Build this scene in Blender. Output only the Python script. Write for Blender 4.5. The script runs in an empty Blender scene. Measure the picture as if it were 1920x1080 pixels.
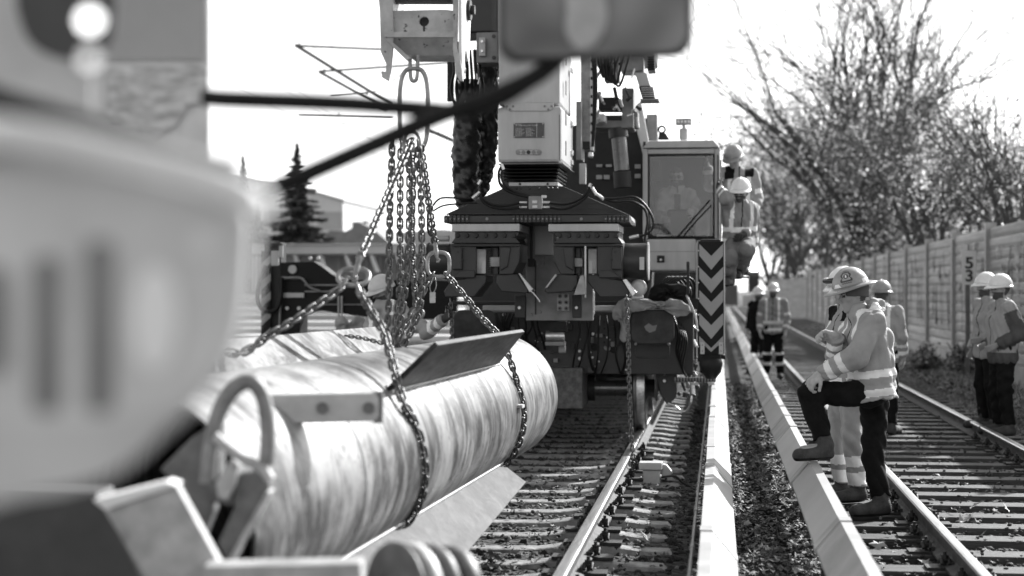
import bpy, bmesh, math, random
import numpy as np
from mathutils import Vector, Matrix, Quaternion
random.seed(7); np.random.seed(7)
S = bpy.context.scene
COL = S.collection
PI = math.pi
# ---------------------------------------------------------------- camera, light, exposure
H = 1.65                                  # eye height above the sleepers
FPX = 3100.0                              # focal length in pixels of a 1920 px wide picture
TH = math.atan((1348 - 960) / FPX)        # the camera looks a little left of the tracks
cam_d = bpy.data.cameras.new('camera'); cam = bpy.data.objects.new('camera', cam_d); COL.objects.link(cam)
cam.location = (0, 0, H); cam.rotation_euler = (math.radians(90), 0, TH)
cam_d.sensor_width = 36; cam_d.lens = FPX / 1920 * 36; cam_d.shift_y = 5 / 1920
cam_d.clip_start = 0.05; cam_d.clip_end = 3000
cam_d.dof.use_dof = True; cam_d.dof.focus_distance = 12.6
cam_d.dof.aperture_fstop = (cam_d.lens / 1000) / 0.036
cam_d.dof.aperture_blades = 0
S.camera = cam
SUN_AZ = math.radians(36)                 # right of the track direction, beyond the scene
SUN_EL = math.radians(33)
w = bpy.data.worlds.new('World'); S.world = w; w.use_nodes = True
nt = w.node_tree; nt.nodes.clear()
wo = nt.nodes.new('ShaderNodeOutputWorld'); wb = nt.nodes.new('ShaderNodeBackground')
sk = nt.nodes.new('ShaderNodeTexSky'); sk.sky_type = 'NISHITA'; sk.sun_disc = False
sk.sun_elevation = SUN_EL; sk.sun_rotation = SUN_AZ; sk.dust_density = 1.0; sk.air_density = 1.0; sk.ozone_density = 1.0
bw = nt.nodes.new('ShaderNodeRGBToBW')    # the photograph is black and white
nt.links.new(sk.outputs[0], bw.inputs[0]); nt.links.new(bw.outputs[0], wb.inputs[0]); nt.links.new(wb.outputs[0], wo.inputs[0])
wb.inputs[1].default_value = 0.15
sd = bpy.data.lights.new('sun', 'SUN'); sun = bpy.data.objects.new('sun', sd); COL.objects.link(sun)
sd.energy = 4.5; sd.angle = math.radians(0.6); sd.color = (1, 1, 1)
SUNV = Vector((math.sin(SUN_AZ) * math.cos(SUN_EL), math.cos(SUN_AZ) * math.cos(SUN_EL), math.sin(SUN_EL)))
sun.rotation_euler = SUNV.to_track_quat('Z', 'Y').to_euler()
S.view_settings.view_transform = 'Standard'; S.view_settings.look = 'None'
S.view_settings.exposure = 1.02; S.view_settings.gamma = 1; S.view_settings.use_curve_mapping = False
S.cycles.max_bounces = 6; S.cycles.diffuse_bounces = 3; S.cycles.glossy_bounces = 3; S.cycles.transparent_max_bounces = 8
S.cycles.use_denoising = True

# ---------------------------------------------------------------- coordinate helpers
Rv = Vector((math.cos(TH), math.sin(TH), 0)); Fv = Vector((-math.sin(TH), math.cos(TH), 0)); C0 = Vector((0, 0, H))
def ray(px, py): return Rv * ((px - 960) / FPX) + Fv + Vector((0, 0, (545 - py) / FPX))
def at(px, py, Y):
    d = ray(px, py); return C0 + d * (Y / d.y)
def PD(px, py, D): return C0 + ray(px, py) * D

# ---------------------------------------------------------------- materials
MATS = {}
def M(name, v=0.3, rough=0.6, metal=0.0, var=0.25, scale=6.0, bump=0.15, bscale=None, stretch=(1, 1, 1), spec=0.5, dark=None, coord='Object', detail=6):
    if name in MATS: return MATS[name]
    m = bpy.data.materials.new(name); m.use_nodes = True; n = m.node_tree.nodes; l = m.node_tree.links
    b = n['Principled BSDF']; b.inputs['Roughness'].default_value = rough; b.inputs['Metallic'].default_value = metal
    b.inputs['Specular IOR Level'].default_value = spec
    tc = n.new('ShaderNodeTexCoord'); mp = n.new('ShaderNodeMapping'); mp.inputs['Scale'].default_value = stretch
    l.new(tc.outputs[coord], mp.inputs[0])
    no = n.new('ShaderNodeTexNoise'); no.inputs['Scale'].default_value = scale; no.inputs['Detail'].default_value = detail; no.inputs['Roughness'].default_value = .62
    l.new(mp.outputs[0], no.inputs[0])
    cr = n.new('ShaderNodeValToRGB'); cr.name = 'Color Ramp'; e = cr.color_ramp.elements
    lo = v * (1 - var) if dark is None else dark; hi = min(1, v * (1 + var))
    e[0].position = .3; e[1].position = .68; e[0].color = (lo, lo, lo, 1); e[1].color = (hi, hi, hi, 1)
    l.new(no.outputs[0], cr.inputs[0]); l.new(cr.outputs[0], b.inputs['Base Color'])
    n2 = n.new('ShaderNodeTexNoise'); n2.inputs['Scale'].default_value = bscale or scale * 6; n2.inputs['Detail'].default_value = 4
    l.new(mp.outputs[0], n2.inputs[0])
    if bump:
        bp = n.new('ShaderNodeBump'); bp.inputs['Strength'].default_value = bump; bp.inputs['Distance'].default_value = .01
        l.new(n2.outputs[0], bp.inputs['Height']); l.new(bp.outputs[0], b.inputs['Normal'])
    mr = n.new('ShaderNodeMapRange'); mr.inputs[3].default_value = max(.03, rough - .12); mr.inputs[4].default_value = min(1, rough + .15)
    l.new(n2.outputs[0], mr.inputs[0]); l.new(mr.outputs[0], b.inputs['Roughness'])
    MATS[name] = m; return m
def nodes_of(m): return m.node_tree.nodes, m.node_tree.links, m.node_tree.nodes['Principled BSDF']

# ---------------------------------------------------------------- objects
WL = {}     # world location of each root
def tag(o, label=None, cat=None, group=None, kind=None):
    if label: o['label'] = label
    if cat: o['category'] = cat
    if group: o['group'] = group
    if kind: o['kind'] = kind
    return o
def thing(name, label, cat, loc=(0, 0, 0), rot=None, group=None, kind=None):
    o = bpy.data.objects.new(name, None); COL.objects.link(o); o.location = loc; o.empty_display_size = .1
    if rot is not None: o.rotation_euler = rot
    o['_w'] = 0; del o['_w']
    WL[o.name] = Vector(loc)
    return tag(o, label, cat, group, kind)
def wl(o): return WL.get(o.name, Vector((0, 0, 0))) if o is not None else Vector((0, 0, 0))
def inst(name, mesh, parent, loc=(0, 0, 0), rot=None, scale=None):
    o = bpy.data.objects.new(name, mesh); COL.objects.link(o)
    if parent is not None: o.parent = parent
    m = Matrix.Translation(Vector(loc))
    if rot is not None: m = m @ (rot if isinstance(rot, Matrix) else rot.to_matrix().to_4x4())
    if scale is not None: m = m @ Matrix.Diagonal(Vector(scale).to_4d())
    o.matrix_basis = m
    return o
def copy_tree(o, parent=None):
    c = o.copy(); COL.objects.link(c); c.parent = parent
    for ch in list(o.children): copy_tree(ch, c)
    return c

class MB:
    def __init__(s): s.v = []; s.f = []; s.m = []; s.mi = 0; s.sm = []; s.smooth = False
    def add(s, vs, fs, smooth=None):
        b = len(s.v); s.v += [tuple(x) for x in vs]
        for f in fs: s.f.append(tuple(i + b for i in f)); s.m.append(s.mi); s.sm.append(s.smooth if smooth is None else smooth)
        return s
    def box(s, a, b, mat=None):
        x0, y0, z0 = a; x1, y1, z1 = b
        vs = [(x0, y0, z0), (x1, y0, z0), (x1, y1, z0), (x0, y1, z0), (x0, y0, z1), (x1, y0, z1), (x1, y1, z1), (x0, y1, z1)]
        if mat is not None: vs = [mat @ Vector(v) for v in vs]
        return s.add(vs, [(0, 3, 2, 1), (4, 5, 6, 7), (0, 1, 5, 4), (1, 2, 6, 5), (2, 3, 7, 6), (3, 0, 4, 7)])
    def pbox(s, x0, y0, x1, y1, Y, dY):       # front face from pixel corners on the plane Y
        a = at(x0, y1, Y); b = at(x1, y0, Y)
        return s.box((a.x, Y, a.z), (b.x, Y + dY, b.z))
    def prism(s, pts, depth):                 # pts: list of Vector (one plane), depth: Vector
        n = len(pts); vs = [Vector(p) for p in pts] + [Vector(p) + Vector(depth) for p in pts]
        return s.add(vs, [tuple(range(n))[::-1], tuple(range(n, 2 * n))] + [(i, (i + 1) % n, n + (i + 1) % n, n + i) for i in range(n)])
    def ppoly(s, pix, Y, dY): return s.prism([at(x, y, Y) for x, y in pix], (0, dY, 0))
    def cyl(s, p0, p1, r0, r1=None, n=16, caps=True, smooth=True):
        p0 = Vector(p0); p1 = Vector(p1); r1 = r0 if r1 is None else r1
        d = (p1 - p0).normalized(); a = d.orthogonal().normalized(); b = d.cross(a)
        vs = []
        for p, r in ((p0, r0), (p1, r1)):
            for i in range(n): t = 2 * PI * i / n; vs.append(p + a * (r * math.cos(t)) + b * (r * math.sin(t)))
        s.add(vs, [(i, (i + 1) % n, n + (i + 1) % n, n + i) for i in range(n)], smooth)
        if caps: s.add(vs, [tuple(range(n))[::-1], tuple(range(n, 2 * n))], False)
        return s
    def tube(s, path, r, n=8, closed=False, caps=True):
        path = [Vector(p) for p in path]; N = len(path); vs = []; fs = []
        prev = None
        for i, p in enumerate(path):
            if closed: d = path[(i + 1) % N] - path[i - 1]
            else: d = path[min(i + 1, N - 1)] - path[max(i - 1, 0)]
            d.normalize()
            a = d.orthogonal().normalized() if prev is None else (prev - d * prev.dot(d)).normalized()
            prev = a; b = d.cross(a); rr = r[i] if isinstance(r, (list, tuple)) else r
            for k in range(n): t = 2 * PI * k / n; vs.append(p + a * (rr * math.cos(t)) + b * (rr * math.sin(t)))
        M_ = N if closed else N - 1
        for i in range(M_):
            j = (i + 1) % N
            for k in range(n): fs.append((i * n + k, i * n + (k + 1) % n, j * n + (k + 1) % n, j * n + k))
        s.add(vs, fs, True)
        if caps and not closed: s.add([vs[k] for k in range(n)], [tuple(range(n))[::-1]], False); s.add(vs[-n:], [tuple(range(n))], False)
        return s
    def lathe(s, prof, c, axis=(0, 0, 1), n=24, a0=None):
        ax = Vector(axis).normalized(); a = ax.orthogonal().normalized() if a0 is None else Vector(a0); b = ax.cross(a); c = Vector(c); vs = []; fs = []
        for r, z in prof:
            for k in range(n): t = 2 * PI * k / n; vs.append(c + ax * z + a * (r * math.cos(t)) + b * (r * math.sin(t)))
        for i in range(len(prof) - 1):
            for k in range(n): fs.append((i * n + k, i * n + (k + 1) % n, (i + 1) * n + (k + 1) % n, (i + 1) * n + k))
        return s.add(vs, fs, True)
    def mesh(s, name, mats, org=(0, 0, 0)):
        me = bpy.data.meshes.new(name); o = Vector(org)
        me.from_pydata([(v[0] - o.x, v[1] - o.y, v[2] - o.z) for v in s.v], [], s.f)
        if not isinstance(mats, (list, tuple)): mats = [mats]
        for m in mats: me.materials.append(m)
        me.polygons.foreach_set('material_index', s.m); me.polygons.foreach_set('use_smooth', s.sm); me.update()
        return me
    def build(s, name, mats, parent=None, bevel=0, org=None, kind=None):
        # for a top-level mesh the origin goes to its base centre
        if parent is None:
            if org is None:
                a = np.array(s.v); org = ((a[:, 0].min() + a[:, 0].max()) / 2, (a[:, 1].min() + a[:, 1].max()) / 2, a[:, 2].min())
        else: org = wl(parent)
        me = s.mesh(name, mats, org); o = bpy.data.objects.new(name, me); COL.objects.link(o)
        if parent is not None: o.parent = parent; WL[o.name] = Vector(org)
        else: o.location = org; WL[o.name] = Vector(org)
        if bevel:
            b = o.modifiers.new('bevel', 'BEVEL'); b.width = bevel; b.segments = 2; b.limit_method = 'ANGLE'; b.angle_limit = math.radians(40); b.harden_normals = False
        if kind: o['kind'] = kind
        return o
# a part below a part: its object origin sits at the thing's base too, so the thing's location serves for both
def spline(pts, n=10, closed=False):
    pts = [Vector(p) for p in pts]; out = []; N = len(pts)
    for i in range(N if closed else N - 1):
        if closed: p0, p1, p2, p3 = pts[i - 1], pts[i], pts[(i + 1) % N], pts[(i + 2) % N]
        else: p0, p1, p2, p3 = pts[max(i - 1, 0)], pts[i], pts[i + 1], pts[min(i + 2, N - 1)]
        for k in range(n):
            t = k / n; out.append(.5 * ((2 * p1) + (p2 - p0) * t + (2 * p0 - 5 * p1 + 4 * p2 - p3) * t * t + (3 * p1 - p0 - 3 * p2 + p3) * t ** 3))
    if not closed: out.append(pts[-1])
    return out
def np_mesh(name, V, Fq, mats, mi=None, smooth=False):
    me = bpy.data.meshes.new(name); V = np.asarray(V, dtype=np.float32); Fq = np.asarray(Fq, dtype=np.int32); k = Fq.shape[1]
    me.vertices.add(len(V)); me.vertices.foreach_set('co', V.ravel())
    me.loops.add(Fq.size); me.loops.foreach_set('vertex_index', Fq.ravel())
    me.polygons.add(len(Fq)); me.polygons.foreach_set('loop_start', np.arange(0, Fq.size, k, dtype=np.int32)); me.polygons.foreach_set('loop_total', np.full(len(Fq), k, dtype=np.int32))
    for m in (mats if isinstance(mats, (list, tuple)) else [mats]): me.materials.append(m)
    if mi is not None: me.polygons.foreach_set('material_index', np.asarray(mi, dtype=np.int32))
    me.polygons.foreach_set('use_smooth', np.full(len(Fq), bool(smooth)))
    me.update(calc_edges=True); me.validate(); return me
def text_mesh(txt, size, depth=0.001, align='CENTER', spacing=1.0, line=1.0, bold=0.0):
    cu = bpy.data.curves.new('text', 'FONT'); cu.body = txt; cu.size = size; cu.extrude = depth; cu.align_x = align; cu.space_line = line; cu.space_character = spacing; cu.offset = bold
    o = bpy.data.objects.new('text', cu); COL.objects.link(o); bpy.context.view_layer.update()
    me = bpy.data.meshes.new_from_object(o.evaluated_get(bpy.context.evaluated_depsgraph_get())); bpy.data.objects.remove(o); bpy.data.curves.remove(cu)
    return me
RX90 = Matrix.Rotation(PI / 2, 4, 'X')      # text lying in XY -> standing, facing -Y
# ================================================================ THE SETTING
def ballast_mat():
    m = M('ballast', .034, .9, var=.6, scale=28, bump=1.0, bscale=60)
    n, l, b = nodes_of(m)
    vo = n.new('ShaderNodeTexVoronoi'); vo.inputs['Scale'].default_value = 22
    bp = n.new('ShaderNodeBump'); bp.inputs['Strength'].default_value = 1; bp.inputs['Distance'].default_value = .03
    tc = n['Texture Coordinate']; l.new(tc.outputs['Object'], vo.inputs[0]); l.new(vo.outputs['Distance'], bp.inputs['Height']); l.new(bp.outputs[0], b.inputs['Normal'])
    return m
mb = MB(); mb.box((-900, -40, -.6), (3.3, 1500, -.065)); mb.build('ground', ballast_mat(), kind='structure', org=(0, 0, -.065))
m_soil = M('verge_soil', .055, .95, var=.5, scale=5, bump=.8, bscale=40)
mb = MB(); prof = [(3.3, -.6), (3.3, -.05), (3.75, .06), (4.5, .12), (9, .3), (30, 1.2), (200, 2), (900, 2), (900, -.6)]
mb.prism([Vector((x, -40, z)) for x, z in prof], (0, 1540, 0)); mb.build('verge', m_soil, kind='structure', org=(4, 0, 0))

# stones, as joined real geometry
def ico():
    t = (1 + 5 ** .5) / 2
    v = np.array([(-1, t, 0), (1, t, 0), (-1, -t, 0), (1, -t, 0), (0, -1, t), (0, 1, t), (0, -1, -t), (0, 1, -t), (t, 0, -1), (t, 0, 1), (-t, 0, -1), (-t, 0, 1)]) / 1.9
    f = np.array([(0, 11, 5), (0, 5, 1), (0, 1, 7), (0, 7, 10), (0, 10, 11), (1, 5, 9), (5, 11, 4), (11, 10, 2), (10, 7, 6), (7, 1, 8), (3, 9, 4), (3, 4, 2), (3, 2, 6), (3, 6, 8), (3, 8, 9), (4, 9, 5), (2, 4, 11), (6, 2, 10), (8, 6, 7), (9, 8, 1)])
    return v, f
def scatter(name, P, size, mats, mi, flat=.75, jit=.28):
    v, f = ico(); N = len(P)
    q = np.random.normal(size=(N, 4)); q /= np.linalg.norm(q, axis=1)[:, None]; w_, x, y, z = q.T
    Rm = np.stack([np.stack([1 - 2 * (y * y + z * z), 2 * (x * y - z * w_), 2 * (x * z + y * w_)], -1), np.stack([2 * (x * y + z * w_), 1 - 2 * (x * x + z * z), 2 * (y * z - x * w_)], -1), np.stack([2 * (x * z - y * w_), 2 * (y * z + x * w_), 1 - 2 * (x * x + y * y)], -1)], -2)
    L = v[None] * (1 + np.random.uniform(-jit, jit, (N, 12, 3))) * np.random.uniform(.65, 1.25, (N, 1, 3))
    L = np.einsum('nij,nkj->nki', Rm, L) * size[:, None, None]; L[:, :, 2] *= flat
    V = (L + P[:, None, :]).reshape(-1, 3); F = (f[None] + 12 * np.arange(N)[:, None, None]).reshape(-1, 3)
    return np_mesh(name, V, F, mats, np.repeat(mi, 20))
stone_m = [M('stone_dark', .024, .85, var=.4, scale=30, bump=.4), M('stone_mid', .058, .8, var=.4, scale=30, bump=.4), M('stone_pale', .17, .8, var=.3, scale=30, bump=.4)]
def stones(name, label, x0, x1, y0, y1, n, s0, s1, zz):
    r = np.random.rand(n); Y = y0 * (y1 / y0) ** r
    X = np.random.uniform(x0, x1, n); P = np.stack([X, Y, zz + np.random.uniform(-.02, .018, n)], 1)
    mi = np.random.choice(3, n, p=[.62, .32, .06])
    o = inst(name, scatter(name, P, np.random.uniform(s0, s1, n), stone_m, mi), None)
    tag(o, label, 'gravel', kind='stuff'); return o
stones('ballast_stones', 'dark crushed stones of the left track bed under the hanging pile', -3.3, -.12, 6.8, 24, 19000, .011, .035, -.074)
stones('ballast_stones', 'crushed stones between the two white conductor rail covers', -.12, .62, 6.8, 26, 6000, .011, .034, -.055)
stones('ballast_stones', 'dark crushed stones of the right track bed', .62, 3.6, 6.8, 30, 14000, .012, .038, -.062)

stones('ballast_stones', 'loose stones lying on the right track sleepers', .8, 3.5, 6.8, 22, 900, .008, .018, .012)
stones('ballast_stones', 'loose stones lying on the left track sleepers', -2.9, -.3, 6.8, 18, 500, .008, .018, -.01)
# fallen leaves
def leaf_shape():
    pts = []
    lob = [(0, 1.0), (38, .42), (62, .86), (95, .40), (125, .62), (160, .25), (180, .32), (200, .25), (235, .62), (265, .40), (298, .86), (322, .42)]
    for a, r in lob: t = math.radians(a); pts.append((math.sin(t) * r, math.cos(t) * r, 0))
    return np.array(pts + [(0, .05, 0)])
def leaves(name, P, size, mats, mi, curl=.5, up=.5):
    L0 = leaf_shape(); N = len(P); c = np.random.uniform(-curl, curl * 1.3, (N, 1)); c2 = np.random.uniform(-curl, curl, (N, 1))
    L = np.repeat(L0[None], N, 0); L[:, :, 2] = c * L[:, :, 0] ** 2 + c2 * L[:, :, 1] ** 2 + np.random.uniform(-.12, .12, (N, 13))
    rz = np.random.uniform(0, 2 * PI, N); tx = np.random.normal(0, up, N)
    cz, sz, cx, sx = np.cos(rz), np.sin(rz), np.cos(tx), np.sin(tx)
    y = L[:, :, 1] * cx[:, None] - L[:, :, 2] * sx[:, None]; z = L[:, :, 1] * sx[:, None] + L[:, :, 2] * cx[:, None]; x = L[:, :, 0]
    V = np.stack([x * cz[:, None] - y * sz[:, None], x * sz[:, None] + y * cz[:, None], z], -1) * size[:, None, None] + P[:, None, :]
    f = np.array([(12, i, (i + 1) % 12) for i in range(12)])
    F = (f[None] + 13 * np.arange(N)[:, None, None]).reshape(-1, 3)
    return np_mesh(name, V.reshape(-1, 3), F, mats, np.repeat(mi, 12), smooth=False)
leaf_m = [M('leaf_dark', .04, .6, var=.5, scale=20, bump=.5), M('leaf_brown', .11, .6, var=.4, scale=20, bump=.5), M('leaf_pale', .34, .6, var=.3, scale=25, bump=.4)]
for m in leaf_m:
    n, l, b = nodes_of(m)
def fallen(label, x0, x1, y0, y1, n, s0, s1, z, p=(.55, .37, .08)):
    r = np.random.rand(n); Y = y0 * (y1 / y0) ** r; P = np.stack([np.random.uniform(x0, x1, n), Y, z + np.random.uniform(-.015, .02, n)], 1)
    o = inst('fallen_leaves', leaves('fallen_leaves', P, np.random.uniform(s0, s1, n), leaf_m, np.random.choice(3, n, p=p)), None)
    tag(o, label, 'leaves', kind='stuff')
fallen('dead leaves thick between the two white rail covers', -.12, .62, 6.8, 30, 6500, .02, .055, -.02, (.5, .36, .14))
fallen('dead leaves scattered over the left track bed', -2.4, -.12, 6.8, 22, 1600, .02, .045, -.02, (.6, .36, .04))
fallen('dead leaves scattered over the right track bed', .66, 3.5, 6.8, 35, 2600, .02, .05, -.02, (.5, .36, .14))
fallen('dead leaves on the grassy verge below the noise barrier', 3.4, 4.75, 16, 60, 3500, .03, .06, .12, (.4, .4, .2))
# a few large pale leaves that stand out
bl = [(1390, 915, .10, -.02, 'large pale maple leaf lying between the two white rail covers'),
      (1822, 948, .075, .03, 'pale maple leaf standing on a sleeper of the right track, left of centre'),
      (1806, 975, .10, .02, 'big curled leaf leaning on a sleeper beside the shiny rail of the right track'),
      (1648, 1020, .08, .0, 'curled leaf lying right of the near end of the second rail cover'),
      (1890, 955, .06, .03, 'small pale leaf on the sleeper at the right edge of the picture'),
      (1108, 925, .06, .0, 'small bright leaf beside the foot of the left track rail'),
      (1216, 1012, .08, -.01, 'dark broad leaf among the stones right of the left track rail'),
      (925, 1040, .09, -.01, 'dark pointed leaf standing among the sleepers below the pile fin')]
for i, (px, py, s, z, lb) in enumerate(bl):
    d = ray(px, py); t = (z + .02 - H) / d.z; P = C0 + d * t
    me = leaves('fallen_leaf', np.zeros((1, 3)), np.array([s]), leaf_m, np.array([2 if 'dark' not in lb else 1]), .5, .5)
    o = inst('fallen_leaf', me, None, P); tag(o, lb, 'leaf', 'single fallen leaves')

# ---------------------------------------------------------------- rails and sleepers
m_railtop = M('rail_head_polished', .55, .32, .9, var=.3, scale=3, bump=.05, stretch=(8, .3, 8))
m_railrust = M('rail_rust', .09, .7, .2, var=.4, scale=8, bump=.3)
m_sleep = M('sleeper_steel_weathered', .25, .6, .1, var=.55, scale=9, bump=.5, bscale=45)
m_sleep2 = M('sleeper_timber_dark', .048, .6, 0, var=.6, scale=5, bump=.9, bscale=18, stretch=(.5, 6, 6))
m_iron = M('iron_dark', .045, .6, .4, var=.4, scale=14, bump=.3)
RAILZ = .15
def rail_mesh(L):
    prof = [(-.07, -.155), (-.07, -.14), (-.018, -.12), (-.009, -.105), (-.009, -.055), (-.036, -.035), (-.037, -.012), (-.028, -.002), (-.012, 0), (.012, 0), (.028, -.002), (.037, -.012), (.036, -.035), (.009, -.055), (.009, -.105), (.018, -.12), (.07, -.14), (.07, -.155)]
    mb = MB(); n = len(prof)
    vs = [(x, 0, z) for x, z in prof] + [(x, L, z) for x, z in prof]
    for i in range(n):
        j = (i + 1) % n; mb.mi = 0 if 6 <= i <= 10 else 1; mb.add(vs, [(i, j, n + j, n + i)], False)
    mb.mi = 1; mb.add(vs, [tuple(range(n)), tuple(range(n, 2 * n))[::-1]])
    return mb.mesh('rail', [m_railtop, m_railrust])
def sleeper_mesh(mat, bent=True):
    # swept trough section with sloping ends and raised rail seats
    xs = [-1.3, -1.24, -1.05, -.92, -.80, -.68, -.55, -.38, 0, .38, .55, .68, .80, .92, 1.05, 1.24, 1.3]
    zs = [-.10, -.035, -.03, -.012, -.006, -.006, -.012, -.035, -.04, -.035, -.012, -.006, -.006, -.012, -.03, -.035, -.10]
    if not bent: xs = [-1.3, -.8, 0, .8, 1.3]; zs = [-.004] * 5
    mb = MB(); sec = [(-.13, -.12), (-.085, -.006), (-.07, 0), (.07, 0), (.085, -.006), (.13, -.12)] if bent else [(-.125, -.15), (-.122, -.004), (-.118, 0), (.118, 0), (.122, -.004), (.125, -.15)]
    k = len(sec); vs = [(x, y, z + dz) for x, z in zip(xs, zs) for y, dz in sec]
    fs = []
    for i in range(len(xs) - 1):
        for j in range(k - 1): fs.append((i * k + j, (i + 1) * k + j, (i + 1) * k + j + 1, i * k + j + 1))
    fs.append(tuple(range(k))); fs.append(tuple(range((len(xs) - 1) * k, len(xs) * k))[::-1])
    mb.add(vs, fs); return mb.mesh('sleeper', mat)
def clip_mesh():
    mb = MB()
    mb.box((-.085, -.075, -.006), (.085, .075, .014))           # ribbed base plate
    mb.box((-.075, -.065, .0145), (-.055, .065, .045))
    pa = [(-.05, t * .05 - .0, .03 + .028 * math.cos((t) * PI / 2)) for t in (-1, -.6, -.2, .2, .6, 1)]
    mb.tube([Vector((x, y, z)) for x, y, z in pa], .011, 6)
    mb.tube([Vector((x + .045, y, z)) for x, y, z in pa], .011, 6)
    mb.box((-.055, -.028, .048), (.0, .028, .058))
    mb.cyl((-.027, 0, .01), (-.027, 0, .10), .011, n=8)
    mb.cyl((-.027, 0, .0585), (-.027, 0, .08), .023, n=6, smooth=False)
    return mb.mesh('rail_clip', m_iron)
def track(name, label, xc, y0, y1, bent, phase, clipto):
    t = thing(name, label, None, (xc, y0, 0), kind='structure')
    rm = rail_mesh(y1 - y0)
    for s in (-1, 1): inst('rail', rm, t, (s * .75, 0, RAILZ))
    sm = sleeper_mesh(m_sleep if bent else m_sleep2, bent); cm = clip_mesh(); y = y0 + phase; i = 0
    while y < y1 - .2 and i < 290:
        sl = inst('sleeper', sm, t, (random.uniform(-.03, .03), y - y0, random.uniform(-.006, .004)), Matrix.Rotation(random.gauss(0, .008), 4, 'Z'))
        if y < clipto:
            for s in (-1, 1):
                for d in (-1, 1):
                    inst('rail_clip', cm, sl, (s * .75 + d * .105, 0, 0.0), Matrix.Rotation(0 if d > 0 else PI, 4, 'Z'))
        y += .61; i += 1
    return t
track('left_track', 'left railway track with curved steel sleepers running under the piling rig', -1.59, 6.2, 46, True, .35, 17)
track('right_track', 'right railway track with shiny rails on dark flat sleepers', 2.15, 6.2, 160, False, .25, 19)

# ---------------------------------------------------------------- conductor rails under their white covers
m_cover = M('cover_white_plastic', .44, .42, 0, var=.07, scale=3, bump=.06, bscale=220)
m_cover2 = M('cover_white_stained', .36, .5, 0, var=.28, scale=2.2, bump=.08, bscale=180)
def cover_mesh(L, flip, mat, name='cover', g=0.0):
    # closed shell: flat top, one long slanting face, short vertical back, open below
    a = [(.092 + g, .25 - .42 - g), (.092 + g, .27 - .42), (-.033, .0 + g), (-.092 - g, .0 + g), (-.096 - g, -.075)]
    th = .006
    pts = [(x, z) for x, z in a] + [(x * .93, z - th * 1.6) for x, z in a[::-1]]
    pts = [((-x if flip else x), z) for x, z in pts]
    mb = MB(); mb.prism([Vector((x, 0, z)) for x, z in pts], (0, L, 0)); return mb.mesh(name, mat)
def conductor(label, xc, flip, ys, grp):
    t = thing('conductor_rail', label, 'conductor rail', (xc, ys[0], 0), group=grp)
    rb = MB(); rb.box((-.035, 0, .20), (.035, ys[-1] - ys[0], .29)); r = rb.mesh('power_rail', m_iron); inst('power_rail', r, t)
    cache = {}
    for i in range(len(ys) - 1):
        L = round(ys[i + 1] - ys[i] - .014, 3); mt = m_cover if (i * 7) % 3 else m_cover2
        if (L, mt.name) not in cache: cache[(L, mt.name)] = cover_mesh(L, flip, mt)
        o = inst('cover', cache[(L, mt.name)], t, (random.uniform(-.003, .003), ys[i] - ys[0], .42 + random.uniform(-.003, .003)))
        o.rotation_euler[2] = random.gauss(0, .0008)
    cm = cover_mesh(.16, flip, m_cover2, 'cover_sleeve', .005)
    for y in ys[1:-1]: inst('cover_sleeve', cm, t, (0, y - ys[0] + .02, .42))
    bk = MB(); s = -1 if flip else 1
    bk.box((-.02 - s * .07, -.03, -.06), (.02 - s * .07, .03, .33)); bk.box((-.11, -.06, -.05), (.11, .06, -.02)); bk.box((-.08, -.02, .14), (.06, .02, .195))
    bm_ = bk.mesh('support_bracket', m_iron); y = ys[0] + .6
    while y < min(ys[-1], 60): inst('support_bracket', bm_, t, (0, y - ys[0], 0)); y += 2.3
    return t
def joints(first, pat, end):
    ys = [first]; i = 0
    while ys[-1] < end: ys.append(ys[-1] + pat[i % len(pat)]); i += 1
    return ys
conductor('white covered conductor rail beside the left track, running away towards the chevron board', 0.0, False, joints(5.4, [3.1, 3.15, 1.45, 3.1, 1.5], 60), 'white covered conductor rails')
conductor('white covered conductor rail beside the right track with the front worker'"'"'s boot on it', .607, True, joints(5.85, [3.1, 3.1, 3.1, 1.35, 3.1, .9], 120), 'white covered conductor rails')
m_pipe = M('conduit_metal', .34, .4, .5, var=.2, scale=3, bump=.1)
t = thing('cable_conduit', 'thin grey conduit pipe running low along the left side of the first white cover', 'pipe', (-.14, 6, 0))
mb = MB(); mb.cyl((-.14, 5, .30), (-.14, 30, .30), .009, n=8); mb.build('pipe', m_pipe, t)
for i in range(14):
    mb = MB(); y = 8.7 + i * 1.45; mb.cyl((-.14, y, .30), (-.14, y + .09, .30), .014, n=8); mb.build('coupling', m_pipe, t)
for i in range(40):
    mb = MB(); y = 8.0 + i * .42; mb.cyl((-.14, y, .30), (-.03, y, .28), .004, n=5); mb.build('peg', m_iron, t)

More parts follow.
